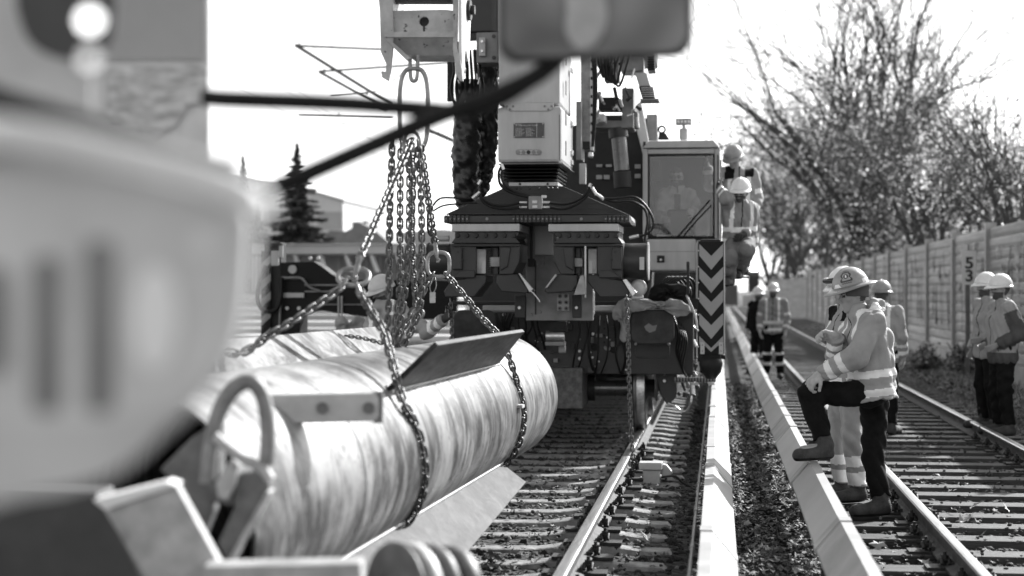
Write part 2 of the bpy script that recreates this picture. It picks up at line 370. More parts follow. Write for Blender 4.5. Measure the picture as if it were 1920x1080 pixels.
# ---------------------------------------------------------------- noise barrier
m_board = M('barrier_board', .46, .75, 0, var=.25, scale=1.5, bump=.25, bscale=30, stretch=(2, .4, 5))
m_board2 = M('barrier_board_pale', .54, .75, 0, var=.25, scale=1.2, bump=.25, bscale=30, stretch=(2, .4, 5))
m_conc = M('barrier_concrete', .5, .85, 0, var=.2, scale=4, bump=.2)
m_post = M('barrier_post_steel', .42, .5, .3, var=.2, scale=4, bump=.1)
m_graf = M('graffiti_dark', .15, .6, 0, var=.3, scale=3, bump=0); m_graf2 = M('graffiti_pale', .62, .6, 0, var=.15, scale=3, bump=0)
fx = 4.8; fy0 = 17.4; pitch = 4.3
fen = thing('noise_barrier', 'long pale noise barrier of horizontal boards with graffiti, along the right side of the tracks', 'wall', (fx, fy0, .1))
NPAN = 17
def board_mesh(L, h, mat):
    mb = MB(); mb.prism([Vector((0, 0, 0)), Vector((.035, 0, 0)), Vector((.045, 0, h * .5)), Vector((.035, 0, h - .012)), Vector((0, 0, h - .012)), Vector((-.022, 0, h * .72)), Vector((-.022, 0, h * .28))], (0, L, 0)); return mb.mesh('board', mat)
hb = .195; bms = [board_mesh(pitch - .17, hb, m_board), board_mesh(pitch - .17, hb, m_board2)]
mb = MB(); mb.box((-.05, 0, -.35), (.06, pitch - .17, .36)); basem = mb.mesh('base_panel', m_conc)
mb = MB(); mb.box((-.09, -.008, -.35), (.09, .008, 2.80)); mb.box((-.095, -.075, -.35), (-.08, .075, 2.80)); mb.box((.08, -.075, -.35), (.095, .075, 2.80)); postm = mb.mesh('post', m_post)
for p in range(NPAN + 1):
    y = fy0 + p * pitch; dz = -.012 * p
    inst('post', postm, fen, (0, y - fy0, dz))
    if p == NPAN: break
    inst('base_panel', basem, fen, (0, y - fy0 + .085, dz))
    for k in range(12):
        o = inst('board', bms[(k * 5 + p * 3) % 4 == 0], fen, (random.uniform(-.004, .004), y - fy0 + .085, .365 + k * hb + dz))
gb = MB()
def scrawl(y, z, h, wd, mi):
    n = random.randint(5, 9); pts = []
    for i in range(n): pts.append(Vector((fx - .029, y + wd * (i / n) + random.uniform(-.1, .1), z + h * (random.random() if i % 2 else (0 if random.random() < .5 else 1)))))
    sp = spline(pts, 6); wv = random.uniform(.02, .045); vs = []; fs = []
    for i, q in enumerate(sp):
        d = (sp[min(i + 1, len(sp) - 1)] - sp[max(0, i - 1)]).normalized(); nn = Vector((0, -d.z, d.y)) * wv
        vs += [q + nn, q - nn, q + nn + Vector((.004, 0, 0)), q - nn + Vector((.004, 0, 0))]
    for i in range(len(sp) - 1): a = i * 4; fs += [(a, a + 1, a + 5, a + 4)]
    gb.mi = mi; gb.add(vs, fs)
for p in range(2, 11):
    for j in range(7):
        y = fy0 + p * pitch + .25 + j * .5
        scrawl(y, random.uniform(.8, 1.1), random.uniform(.7, 1.2), random.uniform(.35, .6), 1 if random.random() < .5 else 0)
    for j in range(4): scrawl(fy0 + p * pitch + .3 + j * .9, random.uniform(1.8, 2.1), .5, .6, random.random() < .5)
gb.build('graffiti', [m_graf, m_graf2], fen)['kind'] = 'stuff'
f2 = thing('noise_barrier', 'short far section of pale noise barrier standing across beyond the end of the long one', 'wall', (3.4, 92, 0))
for k in range(11):
    mb = MB(); a = Vector((4.8, 91, .1 + k * .2)); b = Vector((2.9, 97, .1 + k * .2))
    mb.prism([a, b, b + Vector((0, 0, .19)), a + Vector((0, 0, .19))], (.06, .03, 0)); mb.build('board', m_board, f2)

# kilometre board 53
bp = thing('distance_sign', 'tall white sign board with black digits 5 and 3 on a wooden post', 'sign', at(1815, 697, 30.5))
mb = MB(); mb.pbox(1811, 532, 1819, 704, 30.5, .08); mb.build('post', M('post_wood', .16, .8, 0, var=.3, scale=6, bump=.3), bp)
mb = MB(); mb.pbox(1803, 470, 1831, 534, 30.45, .02); mb.build('board', M('sign_white', .72, .5, 0, var=.06, scale=3, bump=.02), bp, bevel=.004)
m_blk = M('paint_black', .02, .5, 0, var=.1, scale=3, bump=0)
for ch, py in (('5', 503), ('3', 527)):
    tm = text_mesh(ch, .285, .002, bold=.007); tm.materials.clear(); tm.materials.append(m_blk)
    # thicken strokes a little
    q = at(1817.5, py, 30.445); o = inst('digit', tm, bp, q - wl(bp), RX90, (1.12, 1, 1)); o['label'] = 'black digit ' + ch

# ---------------------------------------------------------------- plants
m_bark = M('bark', .07, .9, 0, var=.4, scale=8, bump=.4)
tl_m = [M('foliage_dark', .10, .7, 0, var=.4, scale=2, bump=0), M('foliage_mid', .30, .7, 0, var=.3, scale=2, bump=0), M('foliage_pale', .66, .6, 0, var=.3, scale=2, bump=0)]
for m in tl_m:
    n, l, b = nodes_of(m); tr = n.new('ShaderNodeBsdfTranslucent'); mx = n.new('ShaderNodeMixShader'); mx.inputs[0].default_value = .35
    l.new(n['Color Ramp'].outputs[0], tr.inputs[0]); l.new(b.outputs[0], mx.inputs[1]); l.new(tr.outputs[0], mx.inputs[2])
    l.new(mx.outputs[0], n['Material Output'].inputs[0])
def quads(P, size, mats, mi, name):
    N = len(P); a = np.random.normal(size=(N, 3)); a /= np.linalg.norm(a, axis=1)[:, None]; b = np.cross(a, np.random.normal(size=(N, 3))); b /= np.linalg.norm(b, axis=1)[:, None]
    a *= size[:, None]; b *= size[:, None] * .6
    V = np.stack([P - a, P + b, P + a, P - b], 1).reshape(-1, 3); F = np.arange(N * 4).reshape(-1, 4)
    return np_mesh(name, V, F, mats, mi)
def tree(label, x, y, z, ht, spread, seed, nstem, leafn, leaf_low, group, lean=0, lsize=.05, name='bare_tree', fork=.12, pw=1.0):
    rnd = random.Random(seed); np.random.seed(seed)
    t = thing(name, label, 'tree', (x, y, z), group=group); mb = MB(); tips = []; segs = []
    def grow(p, d, L, r, lev):
        nseg = 5 if lev < 2 else 3; path = [p.copy()]; rr = [r]
        for i in range(nseg):
            d = (d + Vector((rnd.gauss(0, .13), rnd.gauss(0, .13), rnd.gauss(.0, .06)))).normalized()
            p = p + d * (L / nseg); path.append(p.copy()); rr.append(max(.0011 * ht, r * (1 - .62 * (i + 1) / nseg)))
            segs.append(p.copy())
            if lev < 3 and (i >= 1 or lev > 0):
                for _ in range(rnd.choice((1, 1, 2)) if lev < 2 else 1):
                    a = rnd.uniform(.3, .75); ax = Vector((rnd.gauss(0, 1), rnd.gauss(0, 1), rnd.gauss(0, 1))).cross(d).normalized()
                    nd = (Quaternion(ax, a) @ d + Vector((0, 0, .1))).normalized()
                    if L * .62 > .42 * max(1, ht / 9): grow(p, nd, L * rnd.uniform(.5, .72), rr[-1] * .62, lev + 1)
        mb.tube(path, rr, 6 if lev < 2 else (4 if lev < 3 else 3), caps=False); tips.append(p.copy())
    base = Vector((x, y, z)); tr = ht * fork
    mb.tube([base - Vector((0, 0, .2)), base + Vector((0, 0, tr * .5)), base + Vector((0, 0, tr + .3))], [.022 * ht, .018 * ht, .016 * ht], 10)
    for s in range(nstem):
        a = 2 * PI * s / nstem + rnd.uniform(-.4, .4); sp_ = spread * rnd.uniform(.35, 1)
        d = Vector((math.cos(a) * sp_ + lean, math.sin(a) * sp_ * .8, 1)).normalized()
        grow(base + Vector((0, 0, tr * rnd.uniform(.6, 1))), d, ht * rnd.uniform(.5, .68), .0145 * ht, 0)
    mb.build('trunk', m_bark, t)
    T = np.array([tuple(q) for q in tips + segs]); zr = (T[:, 2] - z) / ht
    pr = np.clip(1.2 - zr / (leaf_low * 2), .03, 1) ** pw; pr /= pr.sum()
    idx = np.random.choice(len(T), leafn, p=pr); P = T[idx] + np.random.normal(0, .22, (leafn, 3))
    mi = np.random.choice(3, leafn, p=[.30, .38, .32])
    me = quads(P, np.random.uniform(.6, 1.5, leafn) * lsize, tl_m, mi, 'crown'); inst('crown', me, t, -Vector((x, y, z)))
    return t
def bush(name, label, cx, cy, cz, rx, ry, rz, n, group, cat='bush', ls=.05, p=(.36, .38, .26)):
    t = thing(name, label, cat, (cx, cy, cz), group=group); mb = MB(); P = []
    for s in range(16):
        a = random.uniform(0, 2 * PI); q = Vector((cx + math.cos(a) * rx * random.uniform(.2, .95), cy + math.sin(a) * ry * random.uniform(.2, .95), cz + rz * random.uniform(.5, 1)))
        mid = Vector((cx, cy, cz)).lerp(q, .5) + Vector((0, 0, rz * .12)); mb.tube([Vector((cx, cy, cz - .1)), mid, q], [.03, .02, .008], 4, caps=False)
    mb.build('stem', m_bark, t)
    k = 40; cc = np.random.normal(size=(k, 3)); cc /= np.linalg.norm(cc, axis=1)[:, None]; cc *= np.random.uniform(.45, .95, (k, 1)); cc[:, 2] = np.abs(cc[:, 2])
    ci = np.random.randint(0, k, n); P = cc[ci] + np.random.normal(0, .15, (n, 3)); P = P * np.array([rx, ry, rz]) + np.array([cx, cy, cz]); P[:, 2] = np.maximum(P[:, 2], cz - .1)
    mi = np.random.choice(3, n, p=p); inst('foliage', quads(P, np.random.uniform(.6, 1.5, n) * ls, tl_m, mi, 'foliage'), t, -Vector((cx, cy, cz))); return t
def wx(px, Y): return at(px, 545, Y).x
# the big spreading tree and its neighbours
G = 'trees behind the noise barrier'
tree('largest bare multi-stemmed tree spreading up to the top of the picture, few leaves left', wx(1618, 62), 62, .5, 13.0, .45, 14, 9, 3600, .28, G, lsize=.07, pw=2.6)
tree('bare tree at the right edge of the picture, its twigs reaching left over the barrier', wx(1945, 34), 34, .6, 5.2, .6, 5, 6, 1800, .42, G, lean=-.1, lsize=.045, pw=1.5)
tree('slim tree right of the largest tree with thin rising twigs', wx(1775, 46), 46, .6, 5.6, .45, 8, 6, 1800, .40, G, lsize=.05, pw=1.6)
tree('leafy tree standing left of the largest tree, close to the hanging workers', wx(1505, 125), 125, .5, 11.5, .5, 21, 7, 3200, .5, G, lsize=.13)
tree('tree behind and between the largest tree and the right edge', wx(1695, 60), 60, .8, 6.6, .5, 33, 6, 2400, .5, G, lsize=.065)
tree('far tree at the left end of the row, above the two lights', wx(1446, 165), 165, .3, 12.0, .5, 44, 6, 4000, .6, G, lsize=.16)
tree('far bushy tree between the left end of the row and the largest tree', wx(1560, 95), 95, .5, 9.2, .45, 52, 7, 4500, .55, G, lsize=.10)
tree('thin tree at the right side behind the sign with the digits', wx(1860, 50), 50, .8, 5.6, .5, 61, 6, 3000, .5, G, lsize=.055)
# trunks one can tell apart
for i, (px, Y, hh, lb) in enumerate([(1476, 140, 10, 'slim dark trunk, leftmost of the trunks behind the far barrier end'), (1500, 118, 9, 'slim dark trunk second from the left behind the barrier'), (1538, 100, 8, 'slim dark trunk third from the left behind the barrier'), (1655, 58, 6.2, 'dark trunk just right of the largest tree'), (1720, 52, 5.4, 'dark forked trunk behind the barrier under the dense hedge')]):
    tree(lb, wx(px, Y), Y, .3, hh * 1.15, .32, 70 + i, 3, 1800, .7, G, lsize=.06 * max(1, Y / 62), name='slim_tree', fork=.5)
GB = 'bushes behind the noise barrier'
bl2 = [(1500, 112, 2.6, 2.6, 3.4), (1550, 98, 2.4, 2.4, 3.6), (1420, 185, 5.5, 5, 10.5), (1640, 66, 2.0, 2.4, 3.9), (1700, 58, 1.7, 2.2, 3.9), (1770, 52, 1.7, 2.0, 4.0), (1840, 46, 1.7, 1.8, 3.6), (1905, 39, 1.6, 1.7, 3.5), (1800, 66, 3.0, 2.5, 4.8), (1900, 58, 2.8, 2.4, 4.8)]
lbs = ['bush behind the far end of the barrier left of the slim trunks', 'bush below the slim trunks behind the barrier', 'far bushy growth at the end of the tracks above the two lights', 'dense bush behind the largest tree', 'dense bush right of the largest tree', 'bush behind the middle of the barrier', 'bush behind the barrier above the sign with digits', 'bush at the right edge just above the barrier', 'tall dense hedge bush right of the largest tree in the second row', 'tall dense hedge bush at the right edge in the second row']
for (px, Y, rx, ry, rz), lb in zip(bl2, lbs):
    bush('bush', lb, max(wx(px, Y), 4.95 + rx), Y, .3, rx, ry, rz, 5200, GB, ls=.0014 * Y + .01)
bush('shrub', 'low leafy shrub at the foot of the barrier behind the row of three workers', wx(1735, 33), 33, .1, .3, .4, .5, 2500, 'shrubs at the foot of the barrier', ls=.03)
bush('shrub', 'low leafy shrub beside the sign post with digits', 4.4, 31, .1, .28, .35, .62, 2500, 'shrubs at the foot of the barrier', ls=.03)
bush('shrub', 'low dark shrub at the far foot of the barrier', 4.3, 52, .1, .4, .7, .55, 2500, 'shrubs at the foot of the barrier', ls=.04)
# grass of the verge
N = 26000; X = np.random.uniform(3.35, 4.75, N); Yy = 15 * (75 / 15) ** np.random.rand(N); hgt = np.random.uniform(.04, .15, N) * np.clip((X - 3.2), .35, 1)
zz = np.interp(X, [3.3, 3.75, 4.5, 9], [-.05, .06, .12, .3]); ang = np.random.uniform(0, 2 * PI, N); ln = np.random.normal(0, .05, (N, 2)); wd_ = .006
A = np.stack([X - np.cos(ang) * wd_, Yy - np.sin(ang) * wd_, zz], 1); B_ = np.stack([X + np.cos(ang) * wd_, Yy + np.sin(ang) * wd_, zz], 1); Cc = np.stack([X + ln[:, 0], Yy + ln[:, 1], zz + hgt], 1)
V = np.stack([A, B_, Cc], 1).reshape(-1, 3)
o = inst('grass', np_mesh('grass', V, np.arange(3 * N).reshape(-1, 3), tl_m, np.random.choice(3, N, p=[.3, .45, .25])), None); tag(o, 'short grass on the verge between the right track and the barrier', 'grass', kind='stuff')

# ---------------------------------------------------------------- far left: spruces, halls, roofs, canopy
sp_m = [M('spruce_needles', .045, .8, 0, var=.3, scale=2, bump=0), M('spruce_needles_mid', .09, .8, 0, var=.3, scale=2, bump=0), M('spruce_needles_pale', .25, .7, 0, var=.3, scale=2, bump=0)]
def spruce(label, px, Y, pytop, pybase, wpx, group):
    b = at(px, pybase, Y); b.z = max(b.z, -.1); top = at(px, pytop, Y); hh = top.z - b.z; w_ = wpx / FPX * Y
    t = thing('spruce_tree', label, 'tree', b, group=group); mb = MB(); mb.cyl(b, b + Vector((0, 0, hh * .99)), .014 * hh, .001 * hh, n=8); mb.build('trunk', m_bark, t)
    P = []; nb = 300
    for i in range(nb):
        f = (i / nb) ** .85; z = b.z + hh * (.06 + .95 * f); L = w_ * .5 * (1 - f) ** 1.15 * random.uniform(.35, 1.3) + .02; a = random.uniform(0, 2 * PI)
        k = int(70 + 240 * (1 - f)); s = np.random.rand(k) ** .7
        x = b.x + math.cos(a) * L * s; y = b.y + math.sin(a) * L * s; zz_ = z - .30 * L * s + .12 * L * s * s - np.abs(np.random.normal(0, .07 * hh / 10, k)) * (1.1 - f)
        P.append(np.stack([x + np.random.normal(0, .016 * w_ * (1 - f) + .012, k), y + np.random.normal(0, .016 * w_ * (1 - f) + .012, k), zz_], 1))
    P = np.concatenate(P); N = len(P)
    inst('crown', quads(P, np.random.uniform(.5, 1.3, N) * .010 * hh, sp_m, np.random.choice(3, N, p=[.8, .17, .03]), 'crown'), t, -b)
spruce('tall dark spruce rising behind the long platform roof, crossed by the black mirror arm', 557, 88, 272, 560, 230, 'spruces on the left')
spruce('slim distant spruce top left of the tall one', 455, 110, 296, 560, 110, 'spruces on the left')
spruce('broad low spruce mostly hidden by the blurred machine', 478, 84, 372, 560, 150, 'spruces on the left')
m_wallp = M('hall_wall', .62, .8, 0, var=.08, scale=.5, bump=.02); m_roofd = M('roof_tiles', .22, .8, 0, var=.2, scale=2, bump=.3); m_wallg = M('building_grey', .42, .8, 0, var=.1, scale=.4, bump=.02)
def bld(name, label): return thing(name, label, 'building', (0, 0, 0))
b = thing('industrial_hall', 'large pale hall with a sloping roof edge behind the spruce', 'building', at(520, 560, 150))
def ppw(mb, pix, Y, d): mb.ppoly(pix, Y, d)
mb = MB(); ppw(mb, [(380, 560), (645, 560), (643, 378), (590, 362), (400, 326), (380, 326)], 150, 20); mb.build('wall', m_wallp, b)
mb = MB(); ppw(mb, [(376, 326), (400, 322), (590, 358), (645, 374), (645, 378), (590, 362), (400, 326), (376, 330)], 149.8, 20); mb.build('roof_edge', m_wallg, b)
for i, (x0, x1) in enumerate([(395, 432), (436, 486), (493, 540), (596, 640)]):
    mb = MB(); mb.pbox(x0, 388 + i * 3, x1, 420 + i * 3, 149.9, .2); mb.build('window_band', m_wallg, b)
b = thing('house', 'house with a dark tiled roof and two chimneys behind the platform roof', 'building', at(690, 560, 110))
mb = MB(); ppw(mb, [(598, 462), (618, 432), (648, 434), (676, 418), (700, 430), (738, 462)], 110, 8); mb.build('roof', m_roofd, b)
mb = MB(); ppw(mb, [(606, 560), (732, 560), (732, 462), (606, 462)], 110.6, 7); mb.build('wall', m_wallg, b)
for x0, x1, y0 in ((660, 676, 416), (680, 688, 414)):
    mb = MB(); mb.pbox(x0, y0, x1, 440, 111.5, 1); mb.build('chimney', m_roofd, b)
b = thing('house', 'low house with a pale roof right of the hanging chains', 'building', at(790, 560, 120))
mb = MB(); ppw(mb, [(725, 462), (745, 436), (830, 430), (880, 434), (900, 462)], 120, 8); mb.build('roof', m_wallg, b)
mb = MB(); ppw(mb, [(735, 560), (890, 560), (890, 462), (735, 462)], 120.6, 7); mb.build('wall', m_wallp, b)
b = thing('station_canopy', 'long flat platform roof on slanting struts behind the chains', 'canopy', at(690, 560, 60))
mb = MB(); mb.pbox(470, 459, 880, 476, 60, 5); mb.build('roof', m_wallg, b)
mb = MB(); mb.pbox(470, 456, 880, 459, 59.8, 5.4); mb.build('roof_trim', m_wallp, b)
mb = MB(); mb.pbox(470, 480, 880, 548, 64.6, .3); mb.build('back_wall', M('canopy_back', .34, .8, 0, var=.12, scale=1, bump=.05, stretch=(3, 1, .2)), b)
for i in range(9):
    x = 500 + i * 48; mb = MB(); mb.prism([at(x, 477, 60.5), at(x + 7, 477, 60.5), at(x + 19, 510, 60.5), at(x + 12, 510, 60.5)], (0, .2, 0)); mb.build('strut', m_wallp, b)
for i in range(16):
    x = 478 + i * 26; mb = MB(); mb.pbox(x, 480, x + 2, 552, 64.5, .08); mb.build('post', m_conc, b)
b = thing('platform', 'pale platform edge and steps below the canopy', 'platform', at(690, 640, 55))
for i in range(7):
    mb = MB(); y0 = 552 + i * 13; Y = 62 - i * 3.2; mb.pbox(430, y0, 860, y0 + 8, Y, 1.5); mb.build('slab', m_wallp if i % 2 == 0 else m_wallg, b)
# overhead line equipment
m_wire = M('catenary_steel', .16, .5, .5, var=.2, scale=4, bump=0)
def rod(mb, a, b_, r, Y): mb.cyl(at(a[0], a[1], Y), at(b_[0], b_[1], Y), r, n=6)
YW = 38
ca = thing('catenary_bracket', 'overhead line bracket of slanting tubes, upper one, with its tip at the far left', 'overhead line', at(720, 185, YW), group='overhead line brackets')
for i, (a, b_, r) in enumerate([((560, 86), (730, 93), .028), ((555, 85), (735, 197), .045), ((600, 134), (860, 116), .028), ((598, 134), (725, 205), .04), ((697, 175), (760, 136), .015), ((620, 181), (690, 174), .02)]):
    mb = MB(); rod(mb, a, b_, r, YW); mb.build('tube', m_wire, ca)
for (x, y) in ((555, 86), (561, 85), (600, 135), (608, 133), (688, 176), (698, 174)):
    mb = MB(); mb.cyl(at(x, y + 2.5, YW), at(x, y - 3.5, YW), .035, n=6); mb.build('insulator', m_wire, ca)
ca = thing('catenary_bracket', 'thin registration arm of the overhead line below the black mirror arm', 'overhead line', at(740, 219, YW), group='overhead line brackets')
for a, b_, r in [((560, 215), (737, 219), .03), ((614, 238), (683, 223), .015), ((635, 210), (636, 216), .02)]:
    mb = MB(); rod(mb, a, b_, r, YW); mb.build('tube', m_wire, ca)
ca = thing('catenary_bracket', 'short ribbed insulator arm of the overhead line beside the wrapped hoses', 'overhead line', at(845, 262, YW), group='overhead line brackets')
mb = MB(); rod(mb, (800, 242), (850, 264), .05, YW); mb.build('tube', m_wire, ca)
for i in range(5):
    mb = MB(); x = 822 + i * 5.5; y = 251 + i * 2.6; mb.cyl(at(x, y + 3, YW), at(x + 2, y - 4, YW), .05, .02, n=8); mb.build('insulator', m_wire, ca)
wr = [((392, 10), (800, 175)), ((392, 90), (760, 300)), ((392, 142), (830, 345)), ((430, 0), (860, 190)), ((540, 160), (800, 330))]
for i, (a, b_) in enumerate(wr):
    mb = MB(); mb.tube([at(a[0] - 500, a[1] - 230, 30), at(a[0], a[1], 38), at(b_[0], b_[1], 60), at(b_[0] + 300, b_[1] + 90, 90)], .007, 4)
    tag(mb.build('contact_wire', m_wire, None), ['thin overhead wire crossing the sky at the very top left', 'thin overhead wire in the left sky just above the mirror arm', 'thin overhead wire meeting the upper edge of the mirror arm', 'thin overhead wire near the crane hook in the top left sky', 'thin overhead wire below the horizontal mirror arm'][i], 'wire', 'overhead wires in the left sky')
# far end of the tracks
m_vd = M('vehicle_dark', .02, .6, 0, var=.3, scale=2, bump=.1); m_lamp = M('lamp_glass', .8, .2, 0, var=.05, scale=3, bump=0)
t = thing('rail_vehicle', 'dark rail vehicle with two bright lights far down the left track', 'rail vehicle', at(1413, 560, 150) * 1)
mb = MB(); mb.pbox(1404, 503, 1424, 548, 150, 6); mb.build('body', m_vd, t, bevel=.1)
em = bpy.data.materials.new('headlight_lit'); em.use_nodes = True; eb = em.node_tree.nodes['Principled BSDF']; eb.inputs['Emission Color'].default_value = (1, 1, 1, 1); eb.inputs['Emission Strength'].default_value = 25
for px in (1410, 1417):
    mb = MB(); q = at(px, 505, 149.9); mb.cyl(q, q + Vector((0, .2, 0)), .14, n=12); mb.build('headlight', em, t)
t = thing('site_container', 'grey site box standing far back beside the conductor rails left of the far workers', 'container', at(1376, 575, 70))
mb = MB(); mb.pbox(1358, 533, 1384, 573, 70, 3); mb.build('body', M('container_grey', .22, .7, 0, var=.2, scale=1.5, bump=.1), t, bevel=.04)
for i in range(4):
    mb = MB(); mb.pbox(1360 + i * 6, 537, 1361.5 + i * 6, 570, 69.95, .05); mb.build('rib', m_vd, t)
t = thing('equipment_cabinet', 'pale track-side cabinet row behind the two far workers', 'cabinet', at(1420, 575, 60))
for i, (x0, x1, y0) in enumerate(((1393, 1410, 553), (1411, 1431, 546), (1432, 1446, 550))):
    mb = MB(); mb.pbox(x0, y0, x1, 575, 60, 1.0); mb.build('cabinet_box', m_conc, t, bevel=.02)
# small point box beside the left track rail
m_alu = M('axle_counter_alu', .55, .5, .2, var=.15, scale=8, bump=.1)
q = C0 + ray(1222, 905) * ((-.02 - H) / ray(1222, 905).z); t = thing('axle_counter', 'small pale junction box with a slanted lid beside the left track rail', 'junction box', q)
mb = MB(); Yq = q.y
mb.pbox(1198, 868, 1241, 881, Yq - .02, .17); mb.build('lid', m_alu, t, bevel=.006)
mb = MB(); mb.pbox(1205, 882, 1237, 908, Yq, .12); mb.build('housing', m_alu, t, bevel=.006)
mb = MB(); mb.prism([at(1242, 870, Yq + .1), at(1250, 872, Yq + .1), at(1262, 887, Yq + .1), at(1248, 900, Yq + .1), at(1240, 898, Yq + .1)], (0, .09, 0)); mb.build('side_cover', m_alu, t, bevel=.008)
mb = MB(); mb.tube(spline([at(1240, 895, Yq + .05), at(1265, 893, Yq + .05), at(1280, 905, Yq + .1), at(1300, 915, Yq + .1)]), .01, 6); mb.build('cable', m_iron, t)
# ================================================================ THE HANGING STEEL PILE
DF = 12.7; RP = 117 * DF / FPX
def PK(k, phi=None, R=117.0):            # point of the pile's section at depth DF/k, angle phi (degrees, 0 = right, 90 = up), radius in units of 117 = shell
    cx, cy = -552.0, 195.0
    if phi is not None: cx += R * math.cos(math.radians(phi)); cy -= R * math.sin(math.radians(phi))
    return PD(1482 + k * cx, 552 + k * cy, DF / k)
Afar = PK(1.0); Anear = PK(2.28); ax = (Afar - Anear).normalized(); LEN = (Afar - Anear).length
pile_rz = math.atan2(-ax.x, ax.y)
pile = thing('steel_pile', 'huge streaky steel tube pile with welded fins hanging in chains above the left track', 'steel pile', Anear, rot=(0, 0, pile_rz))
Minv = Matrix.Rotation(-pile_rz, 4, 'Z')
def loc(P): return Minv @ (Vector(P) - Anear)      # world -> pile frame (axis along local Y)
WL[pile.name] = Vector((0, 0, 0))
def pile_mat(name, base, dark, str_=(1.7, 6.5, 1.7)):
    m = M(name, base, .42, 0.25, var=.2, scale=1.0, bump=.12, bscale=30)
    n, l, b = nodes_of(m)
    tc = n['Texture Coordinate']
    def noise(scale, st, det=8, rough=.6, rot=(0, 0, 0), dist=0):
        mp = n.new('ShaderNodeMapping'); mp.inputs['Scale'].default_value = st; mp.inputs['Rotation'].default_value = rot
        no = n.new('ShaderNodeTexNoise'); no.inputs['Scale'].default_value = scale; no.inputs['Detail'].default_value = det; no.inputs['Roughness'].default_value = rough; no.inputs['Distortion'].default_value = dist
        l.new(tc.outputs['Object'], mp.inputs[0]); l.new(mp.outputs[0], no.inputs[0]); return no
    def ramp(src, p0, p1, c0, c1):
        r = n.new('ShaderNodeValToRGB'); e = r.color_ramp.elements; e[0].position = p0; e[1].position = p1; e[0].color = (c0,) * 3 + (1,); e[1].color = (c1,) * 3 + (1,); l.new(src, r.inputs[0]); return r
    a = noise(1.0, str_, 10, .66, (.0, 0, .22), .9); ra = ramp(a.outputs[0], .43, .68, dark, base)
    c = noise(1.1, (1.0, .8, 1.0), 7, .6); rc = ramp(c.outputs[0], .48, .62, 0.0, 1)
    mix = n.new('ShaderNodeMix'); mix.data_type = 'RGBA'; l.new(rc.outputs[0], mix.inputs[0]); l.new(ra.outputs[0], mix.inputs[6])
    f = noise(1.0, (3, 60, 3), 6, .7, (0, 0, .1)); rf = ramp(f.outputs[0], .3, .65, base * .78, base * 1.1); l.new(rf.outputs[0], mix.inputs[7])
    d = noise(2.2, (1, 1.2, 1), 10, .75); rd = ramp(d.outputs[0], .38, .50, .35, 1)
    mu = n.new('ShaderNodeMix'); mu.data_type = 'RGBA'; mu.blend_type = 'MULTIPLY'; mu.inputs[0].default_value = 1; l.new(mix.outputs[2], mu.inputs[6]); l.new(rd.outputs[0], mu.inputs[7])
    s_ = noise(9, (1.6, .8, 1.6), 6, .8); rs_ = ramp(s_.outputs[0], .40, .45, .45, 1)
    z_ = noise(.8, (1, .8, 1), 3, .5); rz_ = ramp(z_.outputs[0], .52, .60, 0, 1)
    ms = n.new('ShaderNodeMix'); ms.data_type = 'RGBA'; ms.blend_type = 'MULTIPLY'; l.new(rz_.outputs[0], ms.inputs[0]); l.new(mu.outputs[2], ms.inputs[6]); l.new(rs_.outputs[0], ms.inputs[7])
    l.new(ms.outputs[2], b.inputs['Base Color'])
    return m
m_pile = pile_mat('pile_steel', .36, .035)
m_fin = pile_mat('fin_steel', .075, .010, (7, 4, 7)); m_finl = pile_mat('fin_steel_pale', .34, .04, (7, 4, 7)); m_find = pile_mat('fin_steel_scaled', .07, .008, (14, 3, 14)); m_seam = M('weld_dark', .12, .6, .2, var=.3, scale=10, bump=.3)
NS = 96; mb = MB(); mb.smooth = True; vs = []; fs = []; rings = [0, .15, .3, .45, .6, .75, .9, 1]
for r in (RP, RP - .012):
    for t_ in rings:
        for i in range(NS): a = 2 * PI * i / NS; vs.append((r * math.cos(a), LEN * t_, r * math.sin(a)))
nr = len(rings)
for s in range(2):
    for j in range(nr - 1):
        for i in range(NS):
            q = [s * nr * NS + j * NS + i, s * nr * NS + j * NS + (i + 1) % NS, s * nr * NS + (j + 1) * NS + (i + 1) % NS, s * nr * NS + (j + 1) * NS + i]
            fs.append(tuple(q if s else q[::-1]))
mb.add(vs, fs, True)
fs = []
for i in range(NS):
    j = (i + 1) % NS; fs.append((i, j, nr * NS + j, nr * NS + i)); e = (nr - 1) * NS; fs.append((e + j, e + i, nr * NS + e + i, nr * NS + e + j))
mb.add(vs, fs, False)
tube_o = mb.build('tube', m_pile, pile)
def kY(k): return loc(PK(k)).y
for k in (2.03, 1.815, 1.655, 1.52, 1.37, 1.27, 1.085, 1.045):
    y = kY(k); mb = MB(); rr = RP + (.0006 if k not in (1.815, 1.085) else .003); wv = .004 if k not in (1.815, 1.085) else .007
    for yy in (0,):
        vs = []; fs = []
        for i in range(NS):
            a = 2 * PI * i / NS; tw = .05 * math.sin(a + k * 9) ; vs += [(rr * math.cos(a), y - wv + tw * (k not in (1.815, 1.085)), rr * math.sin(a)), (rr * math.cos(a), y + wv + tw * (k not in (1.815, 1.085)), rr * math.sin(a))]
        for i in range(NS): j = (i + 1) % NS; fs.append((2 * i, 2 * i + 1, 2 * j + 1, 2 * j))
        mb.add(vs, fs, True)
    mb.build('weld_seam', m_seam, pile)
